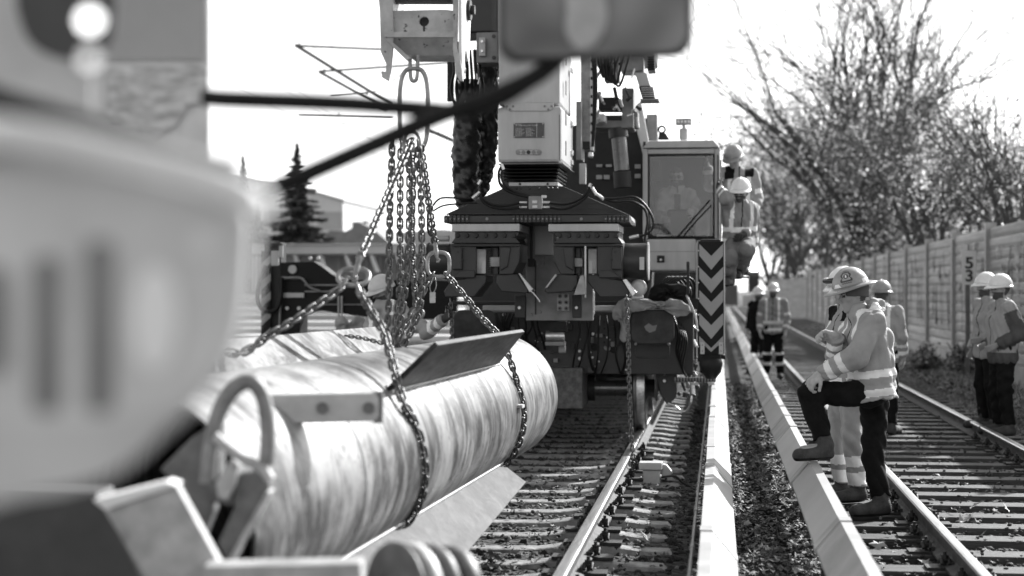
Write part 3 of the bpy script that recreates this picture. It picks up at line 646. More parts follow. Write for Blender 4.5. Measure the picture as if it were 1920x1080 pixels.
# grey painted band with zigzag near the far end
m_band = M('paint_band_grey', .17, .5, 0, var=.3, scale=6, bump=.05)
mb = MB(); vs = []; fs = []; y0, y1 = kY(1.075), kY(1.035); n_ = 30
for i in range(n_ + 1):
    a = math.radians(84 - i * 2.6); u = i / n_; hw = (y1 - y0) * (.5 - .42 * u); zz_ = .04 * (1 if i % 12 < 6 else -.4) * (1 - u); rr = RP + .0012
    vs += [(rr * math.cos(a), (y0 + y1) / 2 - hw + zz_, rr * math.sin(a)), (rr * math.cos(a), (y0 + y1) / 2 + hw, rr * math.sin(a))]
for i in range(n_): fs.append((2 * i, 2 * i + 1, 2 * i + 3, 2 * i + 2))
mb.add(vs, fs, True); mb.build('paint_mark', m_band, pile)
for q_ in (m_fin, m_finl, m_find):
    q_.node_tree.nodes['Principled BSDF'].inputs['Metallic'].default_value = 0; q_.node_tree.nodes['Principled BSDF'].inputs['Specular IOR Level'].default_value = .15
def fin(phi, poly, name='fin', label=None, mt=None):
    f_ = math.radians(phi); er = Vector((math.cos(f_), 0, math.sin(f_))); et = Vector((-math.sin(f_), 0, math.cos(f_)))
    mb = MB(); mb.prism([er * (R * DF / FPX) + Vector((0, kY(k), 0)) - et * .0125 for k, R in poly], et * .025)
    o = mb.build(name, mt or m_fin, pile, bevel=.002)
    if label: o['label'] = label
    ks = [k for k, R in poly if R < 120]; mb = MB(); a, b_ = min(ks), max(ks)
    for s in (-1, 1): mb.tube([er * (RP + .004) + et * (.017 * s) + Vector((0, kY(a + (b_ - a) * i / 8), 0)) for i in range(9)], .008, 6)
    mb.build('weld_bead', M('weld_bead', .4, .5, .3, var=.3, scale=40, bump=.4), pile)
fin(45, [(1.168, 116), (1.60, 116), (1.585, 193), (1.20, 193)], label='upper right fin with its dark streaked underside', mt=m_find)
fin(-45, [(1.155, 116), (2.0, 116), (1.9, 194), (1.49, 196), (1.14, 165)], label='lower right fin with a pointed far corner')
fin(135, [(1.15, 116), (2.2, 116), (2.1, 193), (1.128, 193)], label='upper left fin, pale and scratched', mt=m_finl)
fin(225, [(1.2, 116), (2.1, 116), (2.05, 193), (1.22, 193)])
mb = MB(); a = math.radians(8); q = Vector((math.cos(a) * RP, kY(1.166), math.sin(a) * RP)); mb.box((q.x - .01, q.y - .05, q.z - .02), (q.x + .035, q.y + .05, q.z + .0)); mb.build('stop_lug', M('lug_pale', .5, .5, .2, var=.2, scale=9, bump=.1), pile)

# ================================================================ CHAINS
m_chain = M('chain_steel', .13, .42, .75, var=.45, scale=30, bump=.25)
m_hook = M('hook_forged', .30, .42, .5, var=.4, scale=14, bump=.3)
def link_mesh(wire, pitch, name='link', mat=None, ns=8):
    Lh = pitch / 2 - 0.0 ; wh = wire * 1.18; pts = []
    for i in range(6): t = PI * i / 5; pts.append(Vector((wh * math.cos(t), Lh - wh * .15 + wh * math.sin(t) * 1.0, 0)))
    for i in range(6): t = PI + PI * i / 5; pts.append(Vector((wh * math.cos(t), -Lh + wh * .15 + wh * math.sin(t) * 1.0, 0)))
    # scale so the inner length equals the pitch
    mb = MB(); mb.tube(pts, wire / 2, ns, closed=True); return mb.mesh(name, mat or m_chain)
LINKS = {}
def resample(path, step):
    out = [path[0].copy()]; acc = 0
    for a, b_ in zip(path[:-1], path[1:]):
        d = (b_ - a).length; pos = 0
        while acc + d - pos >= step:
            pos += step - acc; out.append(a.lerp(b_, pos / d)); acc = 0
        acc += d - pos
    return out
CH_N = [0]
def chain(label, pts, wire=.0145, smooth=6, group='chain strands slinging the pile', twist=0.0, pitch=None):
    pitch = pitch or wire * 3.05
    path = spline(pts, smooth) if smooth else [Vector(p) for p in pts]
    q = resample(path, pitch)
    key = (wire, pitch)
    if key not in LINKS: LINKS[key] = link_mesh(wire, pitch)
    me = LINKS[key]; root = thing('lifting_chain', label, 'chain', q[len(q) // 2] * 1, group=group); o_ = wl(root)
    prev = None
    for i in range(len(q) - 1):
        d = (q[i + 1] - q[i]).normalized(); a = (d.orthogonal() if prev is None else (prev - d * prev.dot(d))).normalized(); prev = a
        b_ = d.cross(a); ang = twist + (PI / 4 if i % 2 else -PI / 4) + random.gauss(0, .10)
        x = a * math.cos(ang) + b_ * math.sin(ang); z = x.cross(d)
        Mx = Matrix((x, d, z)).transposed().to_4x4()
        inst('link', me, root, (q[i] + q[i + 1]) / 2 - o_, Mx)
    return root
def ringm(c, ex, ey, rx, ry, w_, sq=2.6, name='master_ring', mat=None, label='', cat='lifting ring', group=None, n=40):
    c = Vector(c); ex = Vector(ex).normalized(); ey = Vector(ey); ey = (ey - ex * ey.dot(ex)).normalized(); pts = []
    for i in range(n):
        t = 2 * PI * i / n; ct, st = math.cos(t), math.sin(t)
        pts.append(c + ex * (rx * math.copysign(abs(ct) ** (2 / sq), ct)) + ey * (ry * math.copysign(abs(st) ** (2 / sq), st)))
    mb = MB(); mb.tube(pts, w_, 10, closed=True); o = mb.build(name, mat or m_hook, None)
    return tag(o, label, cat, group)
def hook(label, a, b_, r, group='chain connectors'):
    a = Vector(a); b_ = Vector(b_); d = b_ - a; mb = MB(); side = d.cross(Fv).normalized()
    pr = [(0, .4), (.08, .9), (.2, 1.0), (.35, .75), (.5, .95), (.75, .8), (.9, .5), (1, .25)]
    mb.tube([a + d * t for t, _ in pr], [r * k for _, k in pr], 10)
    mb.tube([a + d * .15 + side * r * 1.3, a + d * .15 - side * r * 1.3], r * .35, 8)
    mb.tube([a + d * .05 + side * r * 1.1, a - d * .12 + side * r * .6, a - d * .12 - side * r * .6, a + d * .05 - side * r * 1.1], r * .45, 6)
    mb.tube([b_ - d * .1 + side * r * .2, b_ + side * r * .9, b_ + d * .1 + side * r * .4, b_ + d * .1 - side * r * .5], r * .4, 6)
    o = mb.build('chain_connector', m_hook, None); return tag(o, label, 'chain hook', group)
UP = Vector((0, 0, 1))
# master link hanging from the lifting head
ringm(PD(776, 205, 9.9), Rv, UP, .085, .245, .0115 * 1.25, 3.2, label='large upright oval master link that all the chains hang from', cat='master link')
ringm(PD(773, 283, 9.75), Rv + Fv * .4, UP, .05, .11, .010, 2.8, label='small link just under the big master link gathering the chain strands', cat='master link')
# near ring lies nearly flat
DA = 8.35; DB = 10.8
ringm(PD(663, 519, DA), Rv, UP * .75 + Fv * .9, .078, .066, .0125, 2.4, label='flat lying oval ring left of the chain bundle that joins the two near sling legs', cat='lifting ring')
ringm(PD(822, 496, DB), Rv, UP, .072, .08, .0125, 3.0, label='upright square ring right of the chain bundle in front of the left clamp', cat='lifting ring')
hook('forged connector standing in the flat lying ring', PD(676, 478, DA), PD(664, 522, DA - .05), .017)
hook('forged connector above the upright square ring', PD(815, 452, DB), PD(820, 487, DB - .03), .017)
hook('forged hook at the lower left of the flat lying ring', PD(636, 542, DA - .1), PD(652, 522, DA - .05), .014)
hook('forged hook at the lower right of the flat lying ring', PD(676, 552, DA - .1), PD(668, 530, DA - .05), .014)
chain('chain leg from the hook slanting down left to the flat lying ring', [PD(772, 262, 9.7), PD(735, 345, 9.25), PD(700, 425, 8.75), PD(676, 480, 8.4)])
chain('chain leg from the hook down right to the upright square ring', [PD(787, 265, 9.8), PD(797, 330, 10.1), PD(806, 395, 10.5), PD(815, 455, 10.8)])
chain('sling leg from the flat lying ring down left behind the blurred machine', [PD(640, 540, 8.25), PD(560, 595, 8.0), PD(500, 632, 7.85), PD(455, 662, 7.75), PK(1.66, 128, 160), PK(1.64, 150, 128)])
# near sling that wraps the pile
ws = [PD(674, 545, 8.3), PD(700, 592, 8.15), PD(722, 630, 8.05), PK(1.625, 36, 128), PK(1.61, 24, 122.5), PK(1.60, 10, 121), PK(1.59, -4, 121), PK(1.575, -18, 121), PK(1.56, -32, 121), PK(1.55, -46, 121), PK(1.54, -62, 121), PK(1.53, -80, 121), PK(1.53, -100, 121), PK(1.53, -130, 121)]
chain('near sling chain wrapped round the middle of the pile', ws, twist=.3)
wf = [PD(836, 514, 10.8), PD(875, 560, 10.85), PD(905, 598, 10.9), PD(940, 636, 10.95), PK(1.163, 34, 128), PK(1.162, 22, 122), PK(1.16, 8, 121), PK(1.158, -8, 121), PK(1.155, -24, 121), PK(1.15, -40, 121), PK(1.148, -56, 121), PK(1.148, -80, 121), PK(1.148, -110, 121)]
chain('far sling chain wrapped round the far end of the pile beyond the upper fin', wf, twist=.2)
chain('sling leg from the upright square ring down left towards the far fin', [PD(812, 514, 10.8), PD(790, 552, 10.7), PD(765, 600, 10.6), PD(742, 645, 10.5)])
chain('thin loose chain lying on the pale upper left fin', [PD(742, 650, 10.4), PD(715, 643, 10.35), PD(680, 634, 10.3), PD(645, 629, 10.25)], wire=.008)
GL = 'loose chain strands hanging in the bundle'
loops = [('leftmost strand of the hanging chain bundle, apart from the others', [(736, 262), (735, 290), (731, 400), (729, 560), (726, 645), (738, 668)], 9.6, .0135),
         ('second strand from the left in the hanging chain bundle', [(752, 270), (751, 300), (750, 420), (750, 540), (742, 600), (736, 655)], 9.85, .0135),
         ('third strand from the left in the hanging chain bundle', [(764, 268), (768, 330), (766, 460), (757, 560), (748, 620), (744, 668)], 9.7, .0135),
         ('fourth strand from the left in the hanging chain bundle, ending in a small ring', [(773, 268), (775, 330), (773, 460), (778, 550), (784, 580)], 9.95, .0135),
         ('fifth strand from the left in the hanging chain bundle', [(783, 266), (788, 330), (791, 440), (789, 560), (772, 618), (752, 655)], 9.75, .0135)]
for lb, pp, D, w_ in loops: chain(lb, [PD(x, y, D) for x, y in pp], wire=w_, group=GL, twist=random.uniform(-.4, .4))
ringm(PD(784, 588, 9.95), Rv, UP, .032, .028, .008, 2.2, label='small dark ring at the foot of the chain bundle', cat='lifting ring')
chain('long thin chain hanging from the right clamp down to the rail', [PD(1175, 556, 15.3), PD(1178, 640, 15.3), PD(1180, 730, 15.2), PD(1184, 820, 15.1), PD(1189, 893, 15.1)], wire=.013, group='chains hanging from the clamps')
chain('short thin chain hanging from the left clamp behind the pile fin', [PD(844, 562, 15.6), PD(847, 600, 15.6), PD(846, 655, 15.6)], wire=.013, group='chains hanging from the clamps')
mb = MB(); mb.box((-.019, -.003, -.035), (.019, .003, .035)); o = mb.build('sling_tag', M('tag_metal', .45, .4, .5, var=.2, scale=20, bump=.1), None, bevel=.003, org=(0, 0, 0)); o.location = PD(811, 558, 10.7); tag(o, 'small metal sling tag hanging below the upright square ring', 'tag')
mb = MB(); mb.tube(spline([PD(812, 520, 10.75), PD(806, 538, 10.7), PD(809, 549, 10.7), PD(814, 547, 10.7), PD(818, 535, 10.7), PD(816, 520, 10.75)], 4), .003, 6); o = mb.build('wire_loop', m_hook, None); tag(o, 'thin wire loop carrying the small sling tag', 'wire')

# ================================================================ LIFTING HEAD (top centre)
m_head = M('lifting_block_worn_paint', .42, .55, .1, var=.35, scale=5, bump=.3, bscale=40)
n, l, b = nodes_of(m_head)
no = n.new('ShaderNodeTexNoise'); no.inputs['Scale'].default_value = 26; no.inputs['Detail'].default_value = 8; l.new(n['Texture Coordinate'].outputs['Object'], no.inputs[0])
r_ = n.new('ShaderNodeValToRGB'); e = r_.color_ramp.elements; e[0].position = .30; e[1].position = .36; e[0].color = (.06, .06, .06, 1); e[1].color = (1, 1, 1, 1); l.new(no.outputs[0], r_.inputs[0])
mu = n.new('ShaderNodeMix'); mu.data_type = 'RGBA'; mu.blend_type = 'MULTIPLY'; mu.inputs[0].default_value = 1; l.new(n['Color Ramp'].outputs[0], mu.inputs[6]); l.new(r_.outputs[0], mu.inputs[7]); l.new(mu.outputs[2], b.inputs['Base Color'])
m_headw = M('lifting_block_white', .72, .5, .0, var=.15, scale=5, bump=.2, bscale=30, stretch=(1, 1, .3))
YH = 9.98
lh = thing('lifting_block', 'worn steel lifting block with hooked side plates hanging above the master link', 'lifting gear', at(776, 105, YH))
hl = [(706, -40), (722, -40), (736, 0), (738, 70), (736, 96), (733, 130), (728, 152), (716, 145), (714, 133), (723, 134), (724, 120), (714, 98), (712, 20)]
mb = MB(); mb.ppoly(hl, YH, .03); mb.build('side_plate', m_head, lh, bevel=.003)
mb = MB(); mb.box((at(722, 0, YH).x, YH + .03, at(0, 72, YH).z), (at(733, 0, YH).x, YH + .42, at(0, -60, YH).z)); mb.build('side_wall', m_head, lh, bevel=.003)
# web with keyhole: built as a plate with a hole cut from strips
def plate_with_hole(mb, x0, y0, x1, y1, cx, cy, r, Y, d, n=20):
    cs = [at(x0, y0, Y), at(x1, y0, Y), at(x1, y1, Y), at(x0, y1, Y)]; c = at(cx, cy, Y); R_ = r / FPX * (Y / ray(cx, cy).y); vs = []; fs = []
    outer = []
    for i in range(n):
        t = 2 * PI * (i + .5) / n; dx, dz = math.cos(t), math.sin(t)
        hx = (cs[1].x - c.x) / dx if dx > 0 else (cs[0].x - c.x) / dx; hz = (cs[0].z - c.z) / dz if dz > 0 else (cs[2].z - c.z) / dz
        s_ = min(abs(hx), abs(hz)); outer.append(Vector((c.x + dx * s_, Y, c.z + dz * s_)))
    # snap nearest outer points to the corners
    for q in cs:
        k = min(range(n), key=lambda i: (outer[i] - q).length); outer[k] = q.copy()
    inner = [Vector((c.x + math.cos(2 * PI * (i + .5) / n) * R_, Y, c.z + math.sin(2 * PI * (i + .5) / n) * R_)) for i in range(n)]
    vs = outer + inner + [p + Vector((0, d, 0)) for p in outer + inner]
    for i in range(n):
        j = (i + 1) % n; fs += [(i, j, n + j, n + i), (2 * n + i, 3 * n + i, 3 * n + j, 2 * n + j), (n + i, n + j, 3 * n + j, 3 * n + i), (i, 2 * n + i, 2 * n + j, j)]
    mb.add(vs, fs)
mb = MB(); plate_with_hole(mb, 737, 20, 850, 60, 795, 40, 9.5, YH + .03, .025); mb.build('web_plate', m_head, lh, bevel=.001)
mb = MB(); mb.pbox(793, 48, 797, 61, YH + .028, .001); mb.build('slot', m_blk, lh)
mb = MB(); mb.pbox(780, 25, 812, 55, YH + .12, .01); mb.build('inner_plate', m_blk, lh)
mb = MB(); mb.prism([at(720, 60, YH - .01), at(853, 58, YH - .01), at(853, 70, YH - .01), at(720, 70, YH - .01)], (0, .05, 0)); mb.build('flange', m_head, lh, bevel=.003)
mb = MB(); mb.prism([at(720, 70.5, YH + .01), at(852, 70.5, YH + .01), at(852, 104, YH + .13), at(764, 104, YH + .13)], (0, .3, 0)); mb.build('belly_plate', m_head, lh, bevel=.003)
mb = MB(); mb.prism([at(722, 74, YH - .005), at(730, 73, YH - .005), at(770, 109, YH - .005), at(762, 113, YH - .005)], (0, .04, 0)); mb.build('diagonal_rib', m_head, lh, bevel=.002)
mb = MB(); mb.pbox(733, -60, 853, 0, YH + .25, .05); mb.build('rear_plate', m_vd, lh)
mb = MB(); mb.cyl(at(735, -10, YH + .16), at(850, -10, YH + .16), .06, n=20); mb.build('axle', m_vd, lh)
hr = [(849, -40), (858, -40), (858, 30), (857, 90), (862, 108), (866, 128), (868, 152), (862, 152), (854, 138), (852, 110), (849, 96)]
mb = MB(); mb.ppoly(hr, YH - .004, .03); mb.build('side_plate', m_head, lh, bevel=.003)
# the white outer cheek, its face turned right
ck = [(-.004, -40), (.36, -40), (.36, 30), (.30, 108), (.26, 108), (.16, 88), (.10, 110), (.075, 148), (.045, 152), (.02, 128), (.0, 96)]
mb = MB(); xr = at(860, 0, YH).x
def zpx(py): return at(860, py, YH + .1).z
mb.prism([Vector((xr, YH + dy, zpx(py))) for dy, py in ck], (.02, 0, 0)); mb.build('cheek_plate', m_headw, lh, bevel=.002)
mb = MB(); c = Vector((xr + .02, YH + .24, zpx(12))); mb.cyl(c, c + Vector((.02, 0, 0)), .065, n=20); mb.cyl(c, c + Vector((.045, 0, 0)), .03, n=16); mb.build('pivot_boss', m_vd, lh, bevel=.002)
mb = MB(); pts = [at(769, 104, YH + .06), at(769, 130, YH + .06), at(771, 148, YH + .06), at(776, 152, YH + .06), at(781, 148, YH + .06), at(783, 130, YH + .06), at(783, 104, YH + .06)]
mb.tube(spline(pts, 4), .0125, 8); mb.build('shackle', m_hook, lh)
# ================================================================ PILING RIG
m_rigd = M('rig_grey_paint_dark', .025, .42, .05, var=.25, scale=4, bump=.12, bscale=60)
m_rigm = M('rig_steel_mid', .22, .55, .15, var=.3, scale=5, bump=.2, bscale=40)
m_rigp = M('rig_paint_pale', .42, .38, .05, var=.14, scale=2.2, bump=.05, bscale=60, stretch=(2.4, 2.4, .5))
m_rigw = M('rig_paint_white', .62, .38, .0, var=.14, scale=3, bump=.05, bscale=60)
m_rub = M('rubber_black', .010, .45, 0, spec=.25, var=.3, scale=12, bump=.15)
m_tarp = M('tarp_black_wrinkled', .008, .28, 0, spec=.4, var=.3, scale=4, bump=1.0, bscale=9, stretch=(1, 1, .6))
m_silv = M('fitting_silver', .62, .3, .8, var=.15, scale=20, bump=.1)
m_dirty = M('plate_rough_grey', .34, .7, .1, var=.3, scale=9, bump=.4, bscale=60)
m_cloth = M('workwear_grey', .34, .9, 0, var=.2, scale=10, bump=.9, bscale=16)
rig = thing('piling_rig', 'big rail-mounted piling rig with mast, two clamps, cab and chevron board on the left track', 'piling rig', (-1.59, 16.5, 0))
def rb(name, x0, y0, x1, y1, Y, dY, mat, bevel=.004, parent=None):
    mb = MB(); mb.pbox(x0, y0, x1, y1, Y, dY); return mb.build(name, mat, parent or rig, bevel=bevel)
def rp(name, pix, Y, dY, mat, bevel=.004, parent=None):
    mb = MB(); mb.ppoly(pix, Y, dY); return mb.build(name, mat, parent or rig, bevel=bevel)
def bolts(name, pts, Y, r, h, mat, parent=None, n=8):
    for x, y in pts:
        q = at(x, y, Y); mb = MB(); mb.cyl(q, q - Vector((0, h, 0)), r * Y / FPX, r * .8 * Y / FPX, n=n); mb.build(name, mat, parent or rig)
def hose(pts, r=.011, mat=None, name='hose', parent=None):
    mb = MB(); mb.tube(spline(pts, 8), r, 8); return mb.build(name, mat or m_rub, parent or rig)
# mast casing
mc = rb('mast_casing', 935, -900, 1050, 197, 16.06, 1.2, m_rigp, .02)
lc = rb('casing_foot', 933, 199, 1053, 305, 16.0, 1.25, m_rigp, .03)
rb('edge_strip', 933, 305.5, 1056, 308, 15.98, 1.28, m_rigm, .002)
rp('gusset_plate', [(946, 193), (1038, 193), (1038, 202), (1030, 208), (955, 208), (946, 200)], 15.985, .012, m_rigp, .003)
bolts('rivet', [(950, 199), (962, 199), (956, 205), (1021, 199), (1034, 199), (1028, 205)], 15.985, 2.4, .012, m_rigm)
rb('side_groove', 1048.5, 215, 1049.5, 300, 15.99, .003, m_vd, 0)
pl = rb('rating_plate', 963, 230, 1020, 258.5, 15.988, .006, M('plate_dark', .06, .4, .2, var=.2, scale=30, bump=.02), .002)
m_ink = M('plate_print', .5, .5, 0, var=.1, scale=10, bump=0)
rb('plate_bar', 1006, 231, 1006.8, 258, 15.9865, .001, m_ink, 0)
for i in range(8):
    y = 240 + i * 2.1; rb('print_line', 966, y, 978 + (i * 5) % 7, y + .7, 15.9865, .001, m_ink, 0); rb('print_line', 986, y, 996 + (i * 3) % 9, y + .7, 15.9865, .001, m_ink, 0)
for tx, px, sz in (('RTG', 972.5, .032),):
    tm = text_mesh(tx, sz, .0005); tm.materials.clear(); tm.materials.append(m_ink); inst('plate_text', tm, rig, at(px, 236.5, 15.987) - wl(rig), RX90)
tm = text_mesh('Rammtechnik GmbH', .021, .0005); tm.materials.clear(); tm.materials.append(m_ink); inst('plate_text', tm, rig, at(991, 236.2, 15.987) - wl(rig), RX90)
bolts('plate_rivet', [(965, 232), (1018, 232), (965, 256.5), (1018, 256.5)], 15.986, 1, .004, m_silv)
mb = MB(); 
for k in range(2):
    pts = []
    for i in range(24):
        t = 2 * PI * i / 24; cx = 972 if math.cos(t) < 0 else 1010; pts.append(at(cx + math.cos(t) * (5 if k == 0 else 4.4), 285.5 + math.sin(t) * (5 if k == 0 else 4.4), 15.994 if k == 0 else 15.992))
    mb.mi = k; mb.prism(pts, (0, .01, 0))
mb.build('slot_frame', [m_vd, m_rigp], rig)
for i, x in enumerate((972, 981.5, 991, 1000.5, 1010)):
    q = at(x, 285.5, 15.991); mb = MB(); mb.cyl(q, q - Vector((0, .006, 0)), .019, n=16); mb.build('slot_button', m_rigm if i != 2 else m_vd, rig)
# side details on the right flank
xf = at(1053, 0, 16.0).x
for z in (3.35, 3.05, 2.95, 3.9, 4.2):
    mb = MB(); mb.box((xf + .001, 17.0, z), (xf + .02, 17.12, z + .05)); mb.build('latch', m_silv, rig, bevel=.004)
for z in (3.0, 3.3, 3.6, 3.9): 
    mb = MB(); mb.box((xf + .001, 16.4, z), (xf + .006, 16.46, z + .14)); mb.build('vent_slot', m_vd, rig)
rb('guide_rail', 1080, 190, 1090, 300, 17.3, .4, m_rigm, .006)
rb('mast_beam', 1089, -900, 1106, 276, 17.5, .7, m_dirty, .006)
rb('beam_shoe', 1091, 265, 1106, 279, 17.48, .05, m_vd, .003)
rb('beam_edge', 1106, -60, 1112, 282, 17.5, .06, m_rigw, .003)
for i in range(9):
    y = 110 + i * 17; rb('beam_bolt', 1107.5, y, 1110.5, y + 5, 17.48, .02, m_rub, .002)
# bellows
for i in range(5):
    x0, x1 = 943 + i * 1.2, 1046 - i * 1.0; y = 309 + i * 6.4
    mb = MB(); a = at(x0, y + 5.6, 16.06); b_ = at(x1, y, 16.06)
    zc = (a.z + b_.z) / 2; zh = (b_.z - a.z) / 2
    mb.prism([Vector((a.x, 16.06, zc - zh * .3)), Vector((a.x - .02, 16.03, zc)), Vector((a.x, 16.06, zc + zh)), Vector((b_.x, 16.06, zc + zh)), Vector((b_.x + .02, 16.03, zc)), Vector((b_.x, 16.06, zc - zh * .3))], (0, .9, 0))
    mb.box((a.x - .02, 16.02, zc - zh * .2), (b_.x + .02, 16.95, zc + zh * .5)); mb.build('bellows_fold', m_rub, rig, bevel=.006)
rb('neck_plate', 954, 341.5, 1046, 349, 15.95, .5, m_rigp, .004)
bolts('neck_hole', [(975, 345), (1027, 345)], 15.95, 2.6, .004, m_vd)
bolts('neck_bolt', [(968, 353), (976, 353), (993, 353), (1010, 353), (1027, 353), (1035, 353), (1044, 353)], 15.84, 3, .03, m_vd, n=6)
# pyramid crossbeam: sloping faces
x = lambda px, py, Y: at(px, py, Y)
A_ = [x(952, 349, 15.95), x(1056, 349, 15.95), x(1178, 402, 15.8), x(834, 402, 15.8)]
back = [Vector((q.x, 16.95, q.z)) for q in A_]
mb = MB(); mb.add(A_ + back, [(0, 3, 2, 1), (4, 5, 6, 7), (0, 1, 5, 4), (1, 2, 6, 5), (2, 3, 7, 6), (3, 0, 4, 7)]); mb.build('crossbeam', m_rigd, rig, bevel=.008)
for yy in (361, 372, 381, 391):
    f = (yy - 349) / 53; Yl = 15.95 - .15 * f - .004
    rp('beam_rib', [(952 - 118 * f + 8, yy), (1056 + 122 * f - 8, yy), (1056 + 122 * f - 8, yy + .9), (952 - 118 * f + 8, yy + .9)], Yl, .02, m_rigd, .001)
rb('beam_lip', 832, 402.5, 1180, 418, 15.77, 1.2, m_rigd, .006)
blk = [(834 + 7.8 * i) for i in range(6)] + [(960 + 7.8 * i) for i in range(12)] + [(1133 + 7.8 * i) for i in range(6)]
for xx in blk:
    o = rb('retainer', xx, 403.5, xx + 5.6, 417, 15.75, .03, m_rigd, .003)
    q = at(xx + 2.8, 410.5, 15.75); mb = MB(); mb.cyl(q, q - Vector((0, .012, 0)), .0085, n=8); mb.build('bolt_head', m_rigm, o)
bolts('plug', [(913, 410.5), (1090, 410.5)], 15.77, 3.2, .01, m_rigm)
rp('corner_hook', [(1178, 404), (1184, 407), (1186, 414), (1182, 420), (1180, 416), (1178, 414)], 15.9, .5, m_silv, .003)
# slides and clamps
def clamp(mirror):
    cx = 1006.5
    def X(px): return px if not mirror else 2 * cx - px
    def P(pix): return [(X(a), b_) for a, b_ in (pix if not mirror else pix[::-1])]
    w = thing  # noqa
    if not mirror: rb('slide_plate', 847, 419.5, 974, 434, 15.72, .8, m_rigp, .005)
    else: rb('slide_plate', 1028, 419.5, 1160, 434, 15.72, .8, m_rigp, .005)
    rp('slide_seat', P([(853, 435), (972, 435), (972, 441), (966, 446), (976, 456), (846, 456), (853, 446)]), 15.76, .7, m_rigd)
    bolts('slide_bolt', [(X(858 + 17.6 * i), 441.5) for i in range(7)], 15.76, 4.6, .03, m_vd, n=8)
    out = [(844, 457), (976, 457), (974, 491), (962, 515), (936, 515), (936, 463), (893, 463), (893, 515), (868, 524), (846, 524)]
    cj = rp('clamp_body', P(out), 15.70, .62, m_rigd, .01)
    # raised facets
    rp('clamp_rim', P([(846, 458.5), (975, 458.5), (974, 462), (846, 462)]), 15.67, .03, m_rigd, .006)
    rp('clamp_cheek', P([(847, 463), (866, 463), (866, 506), (847, 506)]), 15.655, .05, m_rigd, .012)
    rp('clamp_cheek', P([(938, 463), (958, 463), (952, 500), (938, 508)]), 15.68, .03, m_rigd, .01)
    rp('clamp_wedge', P([(866, 507), (890, 507), (890, 521), (848, 521)]), 15.665, .04, m_rigd, .008)
    rp('clamp_hook', P([(832, 546), (846, 526), (893, 515.5), (912, 515.5), (911, 529), (889, 557), (835, 557)]), 15.72, .5, m_rigd, .01)
    rp('clamp_jaw', P([(931, 516), (970, 514), (993, 546), (986, 550), (940, 547), (930, 532)]), 15.68, .5, m_rigd, .01)
    pd_ = rb('clamp_pad', *((894, 467, 911, 513) if not mirror else (1103, 467, 1119, 513)), 15.74, .4, m_dirty, .004)
    rb('pad_plate', *((903, 489, 910.5, 513) if not mirror else (1104, 489, 1111, 513)), 15.735, .01, m_rigp, .003)
    rb('clamp_piston', *((918, 482, 948, 500) if not mirror else (1065, 484, 1092, 500)), 15.76, .3, m_dirty, .006)
    rb('jaw_block', *((925, 464, 934, 514) if not mirror else (1079, 464, 1088, 514)), 15.80, .3, m_rigd, .004)
    for i in range(13):
        y = 466 + i * 3.7; rp('jaw_tooth', P([(913, y), (921, y + .8), (921, y + 2.2), (913, y + 3)]), 15.76, .12, m_iron, 0)
    bolts('clamp_hole', [(X(859), 472), (X(866), 487)], 15.654, 2.2, .002, m_vd)
    tm = text_mesh('RTG', .055, .002); tm.materials.clear(); tm.materials.append(m_rigd); inst('cast_lettering', tm, rig, at(X(857), 467, 15.654) - wl(rig), RX90)
    q = at(X(950), 535, 15.68)
    return cj
clamp(False); clamp(True)
# thin white and pale strips at the jaws
rp('jaw_blade', [(972, 512), (975, 514), (999, 542), (993, 548)], 15.6, .06, m_rigw, .003)
hose([at(994, 545, 15.6), at(1002, 552, 15.6), at(1010, 562, 15.58), at(1012, 566, 15.57)], .006, m_rigw, 'loose_strap')
rp('jaw_blade', [(1041, 514), (1044, 516), (1026, 539), (1022, 540)], 15.62, .05, m_rigp, .003)
rp('strap_plate', [(1088, 518), (1094, 515), (1098, 552), (1076, 553)], 15.62, .02, m_dirty, .003)
rb('centre_blade', 1096, 461, 1099, 558, 15.66, .03, m_rigw, .002)
for mx, a, b_ in ((0, 1168.5, 1214), (1, 806, 844)):
    mb = MB(); mb.cyl(at(a, 490, 15.95), at(b_, 490, 15.95), 34 / FPX * 15.95, n=28); mb.build('cylinder', m_rigd, rig, bevel=.008)
mb = MB(); mb.cyl(at(1214.2, 490, 15.95), at(1217, 490, 15.95), 36 / FPX * 15.95, n=28); mb.build('cylinder_cap', m_rigp, rig, bevel=.004)
mb = MB(); mb.cyl(at(803, 490, 15.95), at(805.8, 490, 15.95), 36 / FPX * 15.95, n=28); mb.build('cylinder_cap', m_rigd, rig, bevel=.004)
rb('name_plate', 1199, 482, 1208, 506, 15.765, .01, m_rigp, .002)
rp('clamp_horn', [(1167, 525), (1174, 523), (1194, 548), (1186, 556)], 15.66, .1, m_silv, .004)
